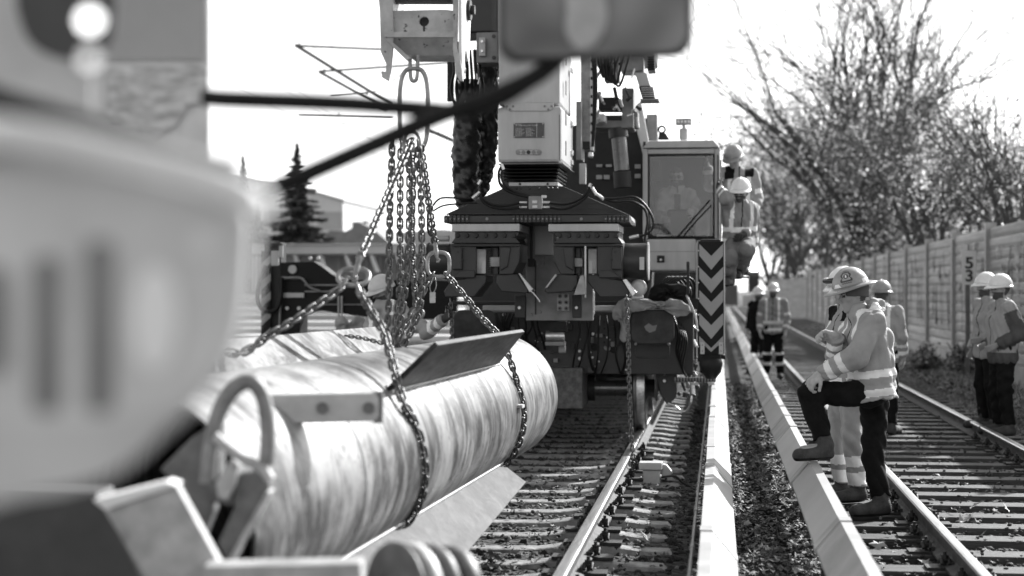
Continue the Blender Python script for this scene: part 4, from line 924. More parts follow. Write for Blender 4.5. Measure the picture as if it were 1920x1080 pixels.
# centre backplate
rb('mast_foot', 986, 418, 1044, 600, 16.7, .6, m_rigm, .006)
rb('mast_panel', 1003, 421, 1037, 478, 16.66, .04, m_rigp, .004)
rb('foot_plate', 986, 480, 1112, 601, 16.62, .07, m_rigm, .006)
rb('foot_stripe', 1003, 488, 1005, 590, 16.60, .02, m_vd, .001)
rb('latch_block', 990, 485, 1002, 500, 16.58, .04, m_vd, .003); rb('latch_bar', 993, 423, 998, 486, 16.55, .05, m_vd, .003)
bolts('foot_bolt', [(1012, 485), (1019, 485), (1010, 494), (1019, 494), (1013, 511), (1013, 585), (996, 590), (1040, 485)], 16.62, 3.2, .02, m_rigm, n=6)
bb = rb('bolt_block', 1044.5, 551, 1066.5, 583, 16.56, .06, m_rigp, .004)
for xx in (1049.5, 1061.5):
    for yy in (555, 567, 578.5):
        q = at(xx, yy, 16.56); mb = MB(); mb.cyl(q, q - Vector((0, .02, 0)), .022, .019, n=14); mb.build('block_socket', m_rigm, bb)
        q = at(xx, yy, 16.535); mb = MB(); mb.cyl(q, q - Vector((0, .003, 0)), .010, n=10); mb.build('socket_hole', m_vd, bb)
for x0, x1 in ((965, 985), (1073, 1090)):
    rb('foot_ear', x0, 553, x1, 596, 16.6, .15, m_rigd, .006)
bolts('ear_pin', [(974, 577), (1081, 577)], 16.6, 3.5, .02, m_silv)
rb('foot_bracket', 1092, 545, 1114, 592, 16.65, .1, m_rigm, .02)
mb = MB(); q0 = at(1024, 630, 16.8); q1 = at(1058, 630, 16.8)
mb.cyl(q0, q1, .055, n=20); mb.build('coupling_roller', m_silv, rig); rb('roller_yoke', 1030, 602, 1062, 622, 16.75, .2, m_rub, .006); rb('roller_base', 1022, 641, 1058, 648, 16.7, .2, m_rigm, .004)
rb('coupling_pin', 1047, 648, 1060, 662, 16.8, .1, m_rigm, .01)
# carrier front
rb('front_beam', 845, 585, 1300, 700, 17.35, 2.5, m_rigd, .01); rb('under_box', 1008, 690, 1092, 766, 17.2, .8, M('box_scuffed', .10, .6, .1, var=.5, scale=18, bump=.5), .01)
rb('white_pipe', 905, 573, 1178, 583, 17.0, .06, m_rigp, .01)
rb('rear_body', 1100, 215, 1205, 470, 19.5, 2.5, m_vd, .01); rb('rear_mass', 880, 440, 1215, 590, 19.2, 3, m_vd, .01)
bolts('beam_bolt', [(1111, 596), (1015, 626), (1112, 626), (1087, 658), (1087, 672), (945, 590), (1007, 639), (1018, 639)], 17.33, 3.4, .03, m_silv)
for i in range(5):
    bolts('rivet_hole', [(1133, 590 + i * 13)], 17.345, 1.6, .004, m_rub)
bolts('access_hole', [(1115, 651), (1150, 655)], 17.34, 7, .01, m_rub, n=16)
def rrect(x0, y0, x1, y1, r, n=5):
    out = []
    for cx, cy, a0 in ((x1 - r, y0 + r, -90), (x1 - r, y1 - r, 0), (x0 + r, y1 - r, 90), (x0 + r, y0 + r, 180)):
        for i in range(n + 1): a = math.radians(a0 + 90 * i / n); out.append((cx + r * math.cos(a), cy + r * math.sin(a)))
    return out
m_buf = M('buffer_plate', .03, .5, .2, var=.55, scale=7, bump=.3, bscale=25)
for x0, x1, y0, y1 in ((850, 930, 581, 646), (1182, 1264, 581, 645)):
    rp('buffer_plate', rrect(x0, y0, x1, y1, 16), 16.9, .04, m_buf, .01)
    cx = (x0 + x1) / 2; mb = MB(); mb.cyl(at(cx, 615, 16.94), at(cx, 615, 16.94) + Vector((0, .45, 0)), .12, n=20); mb.build('buffer_stem', m_iron, rig)
rp('grease_mark', [(1208, 612), (1216, 606), (1224, 611), (1232, 609), (1229, 620), (1218, 624), (1211, 619)], 16.897, .004, m_rigm, 0)
hose([at(1193, 645, 16.95), at(1192, 660, 16.93), at(1197, 670, 16.92), at(1230, 671, 16.92), at(1250, 670, 16.92), at(1255, 660, 16.93), at(1254, 645, 16.95)], .007, m_rigd, 'grab_handle')
bolts('handle_foot', [(1192, 645), (1254, 645)], 16.9, 3, .02, m_rigm)
mb = MB(); mb.box((-3.0, 21.0, .75), (-.12, 33, 1.9)); mb.build('carrier_body', m_vd, rig, bevel=.02); mb = MB(); mb.box((-2.75, 20.9, 1.9), (-.98, 32, 3.75)); mb.build('engine_house', m_rigd, rig, bevel=.03)
# wheels and axle
XRr, XRl, Zr = -.84, -2.34, RAILZ; YW1 = 18.0; RW = .44
for i, xx in enumerate((XRl, XRr)):
    s = -1 if i == 0 else 1
    for YY in (YW1, YW1 + 1.9):
        prof = [(.06, -.10), (RW * .5, -.05), (RW * .86, -.06), (RW + .028, -.066), (RW + .03, -.045), (RW + .004, -.03), (RW, .06), (RW * .9, .065), (RW * .86, .04), (RW * .5, .02), (.1, .08), (.1, .15), (0.001, .15)]
        mb = MB(); mb.lathe(prof, (xx, YY, Zr + RW), (s, 0, 0), 48); mb.build('wheel', m_railtop if False else M('wheel_steel', .16, .35, .7, var=.4, scale=8, bump=.1), rig)
for xx in (XRl, XRr):
    s = -1 if xx < -2 else 1; mb = MB(); mb.lathe([(RW + .005, -.028), (RW + .0055, 0), (RW + .001, .055)], (xx, YW1, Zr + RW), (s, 0, 0), 48); mb.build('wheel_tread', m_railtop, rig)
for YY in (YW1, YW1 + 1.9):
    mb = MB(); mb.cyl((XRl, YY, Zr + RW), (XRr, YY, Zr + RW), .085, n=20); mb.build('axle', M('axle_steel', .2, .3, .7, var=.3, scale=5, bump=.05), rig)
    mb = MB(); mb.cyl((XRl + .62, YY, Zr + RW), (XRr - .5, YY, Zr + RW), .14, n=24); mb.build('gearbox', m_iron, rig, bevel=.01)
rp('bogie_frame', [(1238, 648), (1268, 648), (1268, 745), (1252, 760), (1238, 740), (1226, 690), (1212, 664), (1200, 655), (1200, 648)], 17.6, .5, m_rigd, .008)
bolts('frame_bolt', [(1246, 700), (1246, 714)], 17.6, 3.4, .03, m_silv)
rb('brake_hanger', 1229, 690, 1233, 752, 17.55, .05, m_rigd, .004)
mb = MB(); mb.cyl(at(1262, 712, 17.2), at(1342, 712, 17.2), .022, n=12); mb.build('threaded_rod', m_iron, rig)
for i in range(14):
    mb = MB(); a = 1265 + i * 5.6; mb.cyl(at(a, 712, 17.2), at(a + 2.4, 712, 17.2), .030, n=12); mb.build('thread_ring', m_rigm, rig)
rp('rod_tag', [(1294, 717), (1308, 717), (1312, 722), (1298, 722)], 17.15, .02, m_rigp, .002); rp('rod_tag', [(1326, 717), (1338, 717), (1341, 722), (1329, 722)], 17.15, .02, m_rigp, .002)
hose([at(1252, 756, 17.3), at(1266, 762, 17.3), at(1278, 771, 17.28), at(1288, 769, 17.25), at(1295, 755, 17.2), at(1297, 742, 17.2)], .012, m_silv, 'brake_hose')
random.seed(5)
for i in range(44):     # valve block and couplings cluster
    px = random.uniform(1266, 1308); py = random.uniform(590, 745); Y = random.uniform(17.3, 17.8); r = random.uniform(.008, .03)
    q = at(px, py, Y); mb = MB()
    if random.random() < .5: mb.cyl(q, q + Vector((random.uniform(-.08, .08), 0, random.uniform(-.1, .1))), r, n=8)
    else: mb.cyl(q, q - Vector((0, .08, 0)), r, r * .8, n=6)
    mb.build('coupling_fitting', m_silv if random.random() < .35 else (m_iron if random.random() < .6 else m_rigm), rig)
rb('valve_box', 1262, 590, 1306, 700, 17.9, .8, m_vd, .01); rb('step_box', 1268, 640, 1300, 700, 17.6, .3, m_rub, .01)
for k in range(5): hose([at(1262 + k * 5, 590 + k * 6, 17.3), at(1272 + k * 4, 625 + k * 5, 17.15), at(1268 + k * 3, 660 + k * 8, 17.2), at(1282 + k * 4, 700 + k * 5, 17.3)], .010)
hose([at(1284, 548, 17.0), at(1291, 562, 16.95), at(1299, 580, 16.95), at(1305, 600, 16.95), at(1307, 618, 16.95)], .012, m_rigw, 'white_hose')
# head lamp
q = at(1197, 540, 16.6); mb = MB(); mb.cyl(q, q + Vector((0, .12, 0)), .085, .07, n=24); mb.build('lamp_housing', m_vd, rig); mb = MB(); mb.lathe([(.072, 0), (.06, -.012), (.03, -.022), (.001, -.026)], q - Vector((0, .001, 0)), (0, 1, 0), 24); mb.build('lamp_glass', m_lamp, rig)
mb = MB(); mb.lathe([(.072, -.01), (.086, -.01), (.086, .03), (.072, .03)], q, (0, 1, 0), 24); mb.build('lamp_ring', m_silv, rig)
rb('lamp_foot', 1184, 553, 1206, 561, 16.6, .12, m_silv, .01)
# chevron board on the right
m_chv = M('chevron_pale', .27, .45, 0, var=.08, scale=3, bump=.02); m_chb = M('chevron_black', .006, .5, 0, spec=.2, var=.2, scale=5, bump=.05)
cb = rb('chevron_board', 1309, 452, 1357, 664, 16.3, .03, m_chb, .004)
for i in range(5):
    y = 465 + i * 43.2; pix = [(1311, y - 12 + 4), (1333.5, y + 15), (1356, y - 12 + 4), (1356, y + 14), (1333.5, y + 41), (1311, y + 14)]
    if i == 4: pix = [(1311, y - 8), (1333.5, y + 15), (1356, y - 8), (1356, 646), (1345, 649), (1333.5, 660), (1322, 649), (1311, 646)]
    rp('chevron_stripe', pix, 16.293, .004, m_chv, 0, cb)
for xx in (1313, 1348): rb('hinge_plate', xx, 642, xx + 8, 664, 16.27, .02, m_rigp, .003); bolts('hinge_screw', [(xx + 4, 647), (xx + 4, 658)], 16.27, 1.1, .006, m_vd)
rb('board_edge', 1357, 452, 1359.5, 660, 16.29, .06, m_rigp, .002); rb('board_post', 1312, 448, 1352, 700, 16.4, .25, m_rub, .02)
mb = MB(); mb.lathe([(.10, .0), (.12, -.05), (.10, -.13), (.05, -.2), (.001, -.2)], at(1333, 672, 16.45), (0, 0, 1), 20); mb.build('rubber_foot', m_rub, rig)
rp('board_hook', [(1352, 664), (1360, 666), (1360, 674), (1350, 673)], 16.5, .1, m_rub, .006)
for i in range(7): bolts('edge_screw', [(1309.5, 470 + i * 30)], 16.28, 1.4, .02, m_silv)
rb('side_bar', 1305, 455, 1309, 560, 16.35, .04, m_rigp, .004); rb('grab_post', 1287, 490, 1293, 552, 16.7, .04, m_rigd, .01)
# cab
YC = 19.0
cabp = rb('cab_base', 1213, 448, 1305, 508, YC - .15, 1.6, m_rigp, .02); rb('cab_base_side', 1305, 448, 1350, 508, YC, 1.4, m_rigp, .02); rb('base_line', 1215, 471, 1304, 472.2, YC - .153, .01, m_rigm, 0)
rb('step_lamp', 1232, 479, 1246, 492, YC - .17, .03, m_vd, .006); bolts('lamp_dot', [(1239, 487)], YC - .17, 2.4, .01, m_silv)
rb('cab_floor', 1206, 446, 1350, 452, YC, 1.5, m_rigm, .01)
for x0, x1 in ((1205, 1214.5), (1340, 1350)): rb('cab_pillar', x0, 278, x1, 448, YC, .08, m_rigp, .01)
rb('cab_header', 1214.5, 278, 1340, 289, YC, .08, m_rigp, .01); rb('cab_sill', 1214.5, 445.5, 1340, 450, YC - .01, .08, m_rub, .006)
a = at(1205, 278, YC); b_ = at(1350, 262, YC)
mb = MB(); vs = [(a.x, YC - .05, a.z), (b_.x, YC - .05, a.z), (b_.x, YC + 1.45, a.z), (a.x, YC + 1.45, a.z), (a.x + .07, YC + .04, b_.z), (b_.x - .07, YC + .04, b_.z), (b_.x - .07, YC + 1.3, b_.z), (a.x + .07, YC + 1.3, b_.z)]
mb.add(vs, [(0, 3, 2, 1), (4, 5, 6, 7), (0, 1, 5, 4), (1, 2, 6, 5), (2, 3, 7, 6), (3, 0, 4, 7)]); mb.build('cab_roof', m_rigp, rig, bevel=.012)
za, zb = at(0, 448, YC).z, at(0, 278, YC).z
mb = MB(); mb.box((a.x, YC + 1.40, za), (b_.x, YC + 1.45, zb)); mb.build('cab_rear_wall', m_rigd, rig)
mb = MB(); mb.box((a.x, YC + .09, za), (a.x + .03, YC + 1.4, zb)); mb.build('cab_side_wall', m_rigd, rig)
for yy in (.72, 1.36): 
    mb = MB(); mb.box((b_.x - .05, YC + yy, za), (b_.x, YC + yy + .05, zb)); mb.build('cab_pillar', m_rigp, rig, bevel=.006)
for x0, x1, y0, y1 in ((1214.5, 1218, 289, 445), (1337, 1340, 289, 445), (1218, 1337, 289, 292), (1218, 1337, 443, 445.5)): rb('window_seal', x0, y0, x1, y1, YC + .012, .03, m_rub, .002)
gm = bpy.data.materials.new('cab_glass'); gm.use_nodes = True; gn = gm.node_tree; gn.nodes.clear(); go = gn.nodes.new('ShaderNodeOutputMaterial'); gt = gn.nodes.new('ShaderNodeBsdfTransparent'); gg = gn.nodes.new('ShaderNodeBsdfGlossy'); gg.inputs['Roughness'].default_value = .03; gx = gn.nodes.new('ShaderNodeMixShader')
ly = gn.nodes.new('ShaderNodeFresnel'); ly.inputs[0].default_value = 1.5; gd = gn.nodes.new('ShaderNodeBsdfDiffuse'); gd.inputs[0].default_value = (.22, .22, .22, 1); gx2 = gn.nodes.new('ShaderNodeMixShader'); gno = gn.nodes.new('ShaderNodeTexNoise'); gno.inputs['Scale'].default_value = 4; gmr = gn.nodes.new('ShaderNodeMapRange'); gmr.inputs[3].default_value = .01; gmr.inputs[4].default_value = .10
gn.links.new(gno.outputs[0], gmr.inputs[0]); gt.inputs[0].default_value = (.93, .93, .93, 1)
gn.links.new(ly.outputs[0], gx.inputs[0]); gn.links.new(gt.outputs[0], gx.inputs[1]); gn.links.new(gg.outputs[0], gx.inputs[2]); gn.links.new(gmr.outputs[0], gx2.inputs[0]); gn.links.new(gx.outputs[0], gx2.inputs[1]); gn.links.new(gd.outputs[0], gx2.inputs[2]); gn.links.new(gx2.outputs[0], go.inputs[0])
rb('windscreen', 1218.2, 292.2, 1336.8, 442.8, YC + .02, .006, gm, 0)
mb = MB(); mb.box((b_.x - .025, YC + .10, za + .1), (b_.x - .019, YC + .7, zb - .05)); mb.build('side_window', gm, rig)
for dx in (0, 9):
    mb = MB(); mb.tube([at(1331 + dx * .4, 375 + dx, YC - .03), at(1300 + dx, 410, YC - .05), at(1268 + dx, 447, YC - .04)], .008, 6); mb.build('wiper_arm', m_rub, rig)
rb('seat_back', 1246, 355, 1296, 445, YC + .95, .12, m_vd, .04); rb('console', 1250, 392, 1298, 446, YC + .28, .25, m_rigd, .03); rb('side_console', 1300, 384, 1330, 446, YC + .35, .4, m_rigm, .03); rb('monitor', 1264, 364, 1276, 392, YC + .2, .04, m_rub, .006); rb('screen_unit', 1222, 300, 1238, 340, YC + .2, .1, m_rub, .01)
rb('paper_sheet', 1232, 440, 1258, 443, YC + .1, .15, m_rigw, 0)
rb('door_rail', 1345.5, 290, 1347.5, 446, YC - .03, .03, m_rub, .003)
# beacon and work lamps on the roof
rb('beacon_post', 1274, 240, 1289, 262, YC + .4, .15, m_rigp, .02); rb('beacon_neck', 1279, 232, 1285, 242, YC + .43, .06, m_rigp, .01); lb_ = rb('light_bar', 1267, 222, 1296, 234, YC + .4, .08, m_dirty, .006)
for i in range(4): bolts('light_lens', [(1272 + i * 6.5, 228)], YC + .4, 2.6, .01, m_silv, lb_)
# dark stack left of the roof, boom plates behind
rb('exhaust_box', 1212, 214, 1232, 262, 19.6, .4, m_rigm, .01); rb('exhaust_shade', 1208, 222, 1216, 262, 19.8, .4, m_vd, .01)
mb = MB(); q = at(1241, 243, 19.7); mb.lathe([(.028, -.02), (.05, -.02), (.05, .02), (.028, .02), (.028, -.02)], q, (0, 1, 0), 20); mb.build('eye_ring', m_vd, rig)
rp('eye_foot', [(1234, 262), (1256, 262), (1248, 250), (1236, 247)], 19.7, .05, m_vd, .004)
rp('boom_side', [(1190, 200), (1202, 188), (1216, 262), (1208, 300), (1190, 230)], 19.4, 1.5, m_rigw, .01)
rp('yoke', [(1113, 226), (1166, 226), (1166, 165), (1188, 165), (1188, 240), (1113, 240)], 18.6, .5, m_rigm, .01)
rp('yoke_inner', [(1122, 182), (1160, 182), (1168, 206), (1122, 206)], 18.8, .3, m_vd, .01)
rb('yoke_plate', 1188, 208, 1196, 238, 18.7, .3, m_rigm, .01)
rb('hanging_box', 1117, 213, 1135, 229, 18.3, .3, m_rigw, .02)
mb = MB(); mb.cyl(at(1160, 258, 18.7), at(1166, 320, 18.7), .085, n=20); mb.build('ram_barrel', M('ram_grey', .16, .3, .3, var=.2, scale=4, bump=.05), rig); mb = MB(); mb.cyl(at(1158, 240, 18.7), at(1160, 258, 18.7), .11, n=16); mb.build('ram_collar', m_rigd, rig, bevel=.01)
mb = MB(); mb.cyl(at(1166, 322, 18.7), at(1168, 352, 18.7), .10, n=16); mb.build('ram_foot', m_vd, rig, bevel=.01)
jb = rb('junction_box', 1133, 100, 1160, 152, 18.0, .25, m_rigm, .01); bolts('button', [(1146.5, 113), (1146.5, 124), (1146.5, 139)], 18.0, 5, .02, m_rigp, jb, 16)
rb('upper_head', 1105, -500, 1225, 100, 18.4, 1.4, m_rigd, .02); rb('mount_box', 1164, 105, 1206, 134, 18.4, .4, m_rigm, .01); rp('mount_cover', [(1190, 136), (1212, 136), (1220, 162), (1198, 162)], 18.3, .4, m_rigp, .01)
rp('cable_rack', [(1197, 162), (1224, 162), (1228, 184), (1204, 184)], 18.2, .3, m_vd, .004); rb('rack_shelf', 1200, 184.5, 1235, 188, 18.15, .35, m_rigm, .004)
for i in range(5):
    mb = MB(); mb.cyl(at(1202 + i * .8, 165 + i * 4, 18.15), at(1224 + i * .8, 165 + i * 4, 18.15), .006, n=6); mb.build('cable', m_rigp, rig)
for i in range(6): rb('fin_vent', 1214, 104 + i * 5, 1226 + i * .4, 107 + i * 5, 18.3, .3, m_rub, .002)
random.seed(11)
for i in range(26):
    px = random.uniform(1116, 1196); py = random.uniform(104, 225); q = at(px, py, 17.9 + random.random() * .3); mb = MB(); mb.cyl(q, q + Vector((random.uniform(-.06, .06), random.uniform(-.05, .05), random.uniform(-.12, .12))), random.uniform(.008, .022), n=8); mb.build('fitting', m_silv if random.random() < .5 else m_rigd, rig)
for k in range(6): hose([at(1118 + 7 * k, 90, 17.9), at(1124 + 6 * k, 125 + 5 * k, 17.8), at(1132 + 6 * k, 145 + 3 * k, 17.8), at(1128 + 9 * k, 110 + 4 * k, 17.8), at(1140 + 9 * k, 85, 17.9)], .013)
for k in range(3): hose([at(1110 + 3 * k, 100, 17.4), at(1113 + 3 * k, 160, 17.4), at(1112 + 2 * k, 230, 17.4), at(1110 + k, 275, 17.4)], .01)
rb('pipe_stub', 1102, 284, 1112, 296, 17.3, .1, m_silv, .02)
rb('slide_cover', 1086, 306, 1098, 345, 17.2, .1, m_rigp, .004)
# glimpses of scaffold behind
for i, (x_, y_) in enumerate([(1118, 308), (1136, 308), (1118, 328), (1132, 328), (1190, 308), (1190, 326)]): rb('grille_window', x_, y_, x_ + 11, y_ + (5 if i < 2 else 8), 19.45, .03, m_rigp, .002)
# wrapped hose bundle left of the mast
def lumpy(name, pts, rad, mat, seed, amp=.03, n=28, flat=1.0):
    rnd = np.random.RandomState(seed); sp = spline(pts, 14); mb = MB(); vs = []; fs = []; m_ = len(sp)
    for i, p in enumerate(sp):
        r = np.interp(i / (m_ - 1) * (len(rad) - 1), range(len(rad)), rad)
        for k in range(n):
            t = 2 * PI * k / n; e_ = amp * (math.sin(3 * t + i * .9) * .4 + math.sin(7 * t - i * 1.7) * .35 + rnd.normal(0, .45) * .6); vs.append(p + Vector((math.cos(t) * (r + e_), math.sin(t) * (r + e_) * flat, rnd.normal(0, .004))))
    for i in range(m_ - 1):
        for k in range(n): fs.append((i * n + k, i * n + (k + 1) % n, (i + 1) * n + (k + 1) % n, (i + 1) * n + k))
    mb.add(vs, fs, True); return mb.build(name, mat, rig)
lumpy('wrapped_hoses', [at(878, 150, 17.2), at(876, 220, 17.2), at(874, 300, 17.2), at(876, 372, 17.2), at(880, 395, 17.2)], [.10, .14, .15, .13, .10], m_tarp, 3, .022)
lumpy('wrapped_hoses', [at(915, 120, 17.6), at(912, 220, 17.6), at(908, 300, 17.6), at(900, 350, 17.6), at(890, 390, 17.6)], [.12, .13, .12, .10, .06], m_tarp, 4, .025)
for k in range(7): hose([at(845 + 9 * k, 95, 17.1 + .05 * k), at(852 + 8 * k, 130, 17.0), at(846 + 10 * k, 170, 17.1), at(860 + 6 * k, 215, 17.1)], .016 + .004 * (k % 2), m_rub)
rb('hose_arm', 838, 108, 850, 190, 17.3, .06, m_rub, .01); rb('crane_plate', 893, 60, 934, 118, 16.9, .3, m_rigm, .01); rb('crane_side', 860, -500, 934, 62, 17.4, .6, m_rigd, .02)
cbx = rb('button_box', 898, 70, 910, 105, 16.85, .06, m_rigp, .006); bolts('button', [(904, 78), (904, 96)], 16.85, 3.2, .02, m_silv, cbx, 12)
bolts('plate_bolt', [(926, 68), (926, 108)], 16.9, 4, .02, m_rigd)
for i in range(9):
    q = at(random.uniform(852, 900), random.uniform(100, 200), 16.8); mb = MB(); mb.cyl(q, q + Vector((random.uniform(-.02, .02), 0, random.uniform(-.07, -.03))), .007, n=6); mb.build('fitting', m_silv, rig)
# hoses over the crossbeam
Yh = 15.7
def hp(*a): return [at(px, py, Yh) for px, py in a]
hose(hp((940, 312), (935, 325), (938, 345), (952, 358), (975, 366), (995, 370), (1004, 372)), .013); hose(hp((943, 315), (940, 330), (946, 346), (962, 358), (985, 366), (1004, 370)), .013)
hose(hp((900, 352), (903, 370), (920, 382), (945, 386), (975, 380)), .012); hose(hp((899, 357), (904, 376), (922, 388), (950, 392), (978, 388)), .012)
hose(hp((1105, 352), (1096, 366), (1078, 378), (1055, 383), (1030, 380)), .012); hose(hp((1108, 354), (1098, 370), (1080, 384), (1055, 392), (1030, 388)), .012)
hose(hp((896, 366), (880, 372), (850, 371), (826, 372), (812, 385), (808, 395)), .010); hose(hp((895, 380), (860, 382), (830, 386), (812, 396)), .009)
hose(hp((1112, 362), (1130, 372), (1160, 372), (1190, 370), (1210, 385), (1224, 410), (1222, 430), (1210, 440), (1196, 443)), .012); hose(hp((1118, 366), (1150, 378), (1185, 378), (1208, 392), (1214, 415), (1210, 440), (1209, 455)), .012)
hb_ = rb('hose_manifold', 991, 368, 1016, 392, 15.66, .08, m_rigm, .004)
for (x0, y0) in ((998, 376), (998, 385), (1015, 366)): rb('manifold_label', x0, y0, x0 + 9, y0 + 5, 15.65, .02, m_rigw, .001, hb_)
for x0, x1 in ((974, 988), (1018, 1031)):
    for y in (379.5, 388.5): 
        mb = MB(); mb.cyl(at(x0, y, Yh), at(x1, y, Yh), .012, n=10); mb.build('hose_fitting', m_silv, rig)
for p, q in (((886, 372), (900, 360)), ((1110, 352), (1118, 366)), ((1118, 364), (1132, 374)), ((1180, 446), (1198, 442)), ((1105, 350), (1108, 344)), ((940, 308), (944, 318)), ((897, 346), (902, 338))):
    mb = MB(); mb.cyl(at(*p, Yh), at(*q, Yh), .017, n=10); mb.build('hose_fitting', m_silv, rig)
# loose strap ends, left small cylinder
mb = MB(); mb.cyl(at(818, 447, 15.9), at(842, 447, 15.9), .03, n=12); mb.build('small_cylinder', m_rigp, rig); hose([at(806, 385, 15.9), at(802, 410, 15.9), at(806, 440, 15.9), at(832, 445, 15.9)], .012)
rb('cross_pipe', 845, 565, 1180, 572, 17.6, .1, m_vd, .01)
# cloths lying on the buffers
def drape(name, label, pix, Y, dep, seed, mat):
    rnd = np.random.RandomState(seed); sm = [at(a, b_, Y) for a, b_ in pix]; n = len(sm); c = sum(sm, Vector()) / n; mb = MB(); vs = []; fs = []
    rings_ = [(1, dep), (1.0, 0), (.9, -.012), (.75, -.022), (.6, -.026), (.45, -.03), (.3, -.03), (.15, -.03), (.02, -.028)]
    per = spline(sm, 4, True); m_ = len(per)
    for s, dy in rings_:
        for i, p in enumerate(per):
            q = c + (p - c) * s; vs.append(q + Vector((0, dy + .016 * math.sin(i * .9 + s * 5 + seed) + .01 * math.sin(i * 2.3 - s * 14) + rnd.normal(0, .003), .008 * math.sin(i * 2.1 + seed))))
    for r in range(len(rings_) - 1):
        for i in range(m_): fs.append((r * m_ + i, r * m_ + (i + 1) % m_, (r + 1) * m_ + (i + 1) % m_, (r + 1) * m_ + i))
    mb.add(vs, fs, True); o = mb.build(name, mat, None); return tag(o, label, 'clothing')
drape('work_jacket', 'crumpled pale work jacket hung over the left edge of the right buffer plate', [(1150, 580), (1164, 562), (1182, 560), (1184, 580), (1180, 600), (1178, 638), (1162, 637), (1164, 612), (1158, 600), (1149, 598)], 16.85, .12, 2, m_cloth)
drape('work_jacket', 'pale folded jacket lying on top of the right buffer plate', [(1180, 562), (1205, 560), (1240, 566), (1262, 560), (1290, 572), (1292, 588), (1270, 594), (1258, 582), (1230, 578), (1200, 582), (1182, 584)], 16.8, .2, 4, m_cloth)
drape('tool_bag', 'dark lumpy bag lying behind the headlamp on the carrier', [(1215, 560), (1225, 536), (1255, 532), (1290, 536), (1296, 556), (1280, 566), (1240, 566)], 17.0, .3, 6, m_rub)
# blades standing under: threaded spring near the right clamp done; distant left outrigger machine
om = thing('outrigger_vehicle', 'black machine frame with a slanting striped post behind the pile, left of the chains', 'rail vehicle', (-6.5, 25, 0))
YO = 24.5
def ob(name, x0, y0, x1, y1, Y, dY, mat, bevel=.008): return rb(name, x0, y0, x1, y1, Y, dY, mat, bevel, om)
rp('frame_beam', [(526, 492), (588, 490), (604, 500), (622, 514), (640, 524), (850, 526), (850, 600), (700, 596), (640, 588), (600, 582), (562, 588), (562, 640), (526, 640)], YO, .4, m_chb, .01, om)
ob('post', 495, 455, 527, 640, YO + .1, .3, m_vd); sp_ = ob('striped_panel', 489, 470, 508, 640, YO, .03, m_chb)
for i in range(5):
    y = 478 + i * 34; rp('stripe', [(489.5, y + 16), (507.5, y), (507.5, y + 15), (489.5, y + 31)], YO - .006, .005, m_chv, 0, sp_)
for i, (x0, y0, x1, y1, mt) in enumerate([(497, 457, 530, 461, m_vd), (508, 470, 522, 498, m_rigp), (523, 460, 530, 482, m_rigp), (531, 549, 570, 558, m_rigp), (531, 521, 570, 524, m_rigm), (571, 533, 640, 536, m_rigm), (571, 545, 640, 548, m_rigm), (633, 555, 636, 602, m_rigp), (639, 555, 642, 602, m_rigp), (600, 570, 690, 572, m_rigm)]): ob('fitting_plate', x0, y0, x1, y1, YO - .05, .04, mt, .003)
q = at(549, 505, YO - .01); mb = MB(); mb.cyl(q, q - Vector((0, .03, 0)), .065, n=24); mb.build('reflector', m_rigp, om)
for a in ((539, 578), (561, 578), (582, 484), (597, 484)):
    q = at(*a, YO - .01); mb = MB(); mb.cyl(q, q - Vector((0, .03, 0)), .028, n=12); mb.build('end_cap', m_rigw, om)
hose([at(498, 498, YO - .1), at(486, 530, YO - .15), at(482, 560, YO - .15), at(492, 580, YO - .15), at(515, 582, YO - .15), at(526, 560, YO - .12), at(528, 520, YO - .1)], .035, m_rub, 'cable_loop', om)
hose([at(524, 620, YO - .1), at(526, 560, YO - .1), at(527, 524, YO - .1), at(540, 521, YO - .1), at(565, 522, YO - .1), at(580, 538, YO - .1), at(600, 546, YO - .1)], .018, m_rigm, 'pipe_run', om)
ob('lower_box', 526, 590, 562, 640, YO + .05, .5, m_rub)

# more clutter on the carrier front: hoses, clips, brackets
random.seed(23)
for k in range(9):
    x0 = 936 + k * 9; hose([at(x0, 588, 17.2), at(x0 + random.uniform(-8, 8), 610, 17.1), at(x0 + random.uniform(-14, 18), 636, 17.15), at(x0 + random.uniform(-10, 30), 655, 17.25)], random.uniform(.009, .017))
for k in range(7):
    x0 = 1085 + k * 13; hose([at(x0, 592, 17.25), at(x0 + random.uniform(-6, 6), 625, 17.15), at(x0 + random.uniform(-12, 12), 668, 17.15), at(x0 + random.uniform(-20, 20), 700, 17.3)], random.uniform(.008, .016))
for k in range(26):
    px = random.uniform(936, 1178); py = random.uniform(592, 690); w_ = random.uniform(4, 13); h_ = random.uniform(3, 12)
    rb('bracket', px, py, px + w_, py + h_, 17.30 - random.random() * .08, .05, m_rigm if random.random() < .3 else m_rigd, .004)
for k in range(16):
    q = at(random.uniform(936, 1178), random.uniform(592, 695), 17.32); mb = MB(); mb.cyl(q, q - Vector((0, .03, 0)), random.uniform(.008, .016), n=6); mb.build('bolt', m_silv if random.random() < .5 else m_rigm, rig)
for k in range(5): hose([at(1240 + 6 * k, 560, 17.5), at(1236 + 5 * k, 540, 17.4), at(1250 + 8 * k, 520, 17.5), at(1270 + 8 * k, 530, 17.6), at(1290 + 3 * k, 560, 17.6)], .014)
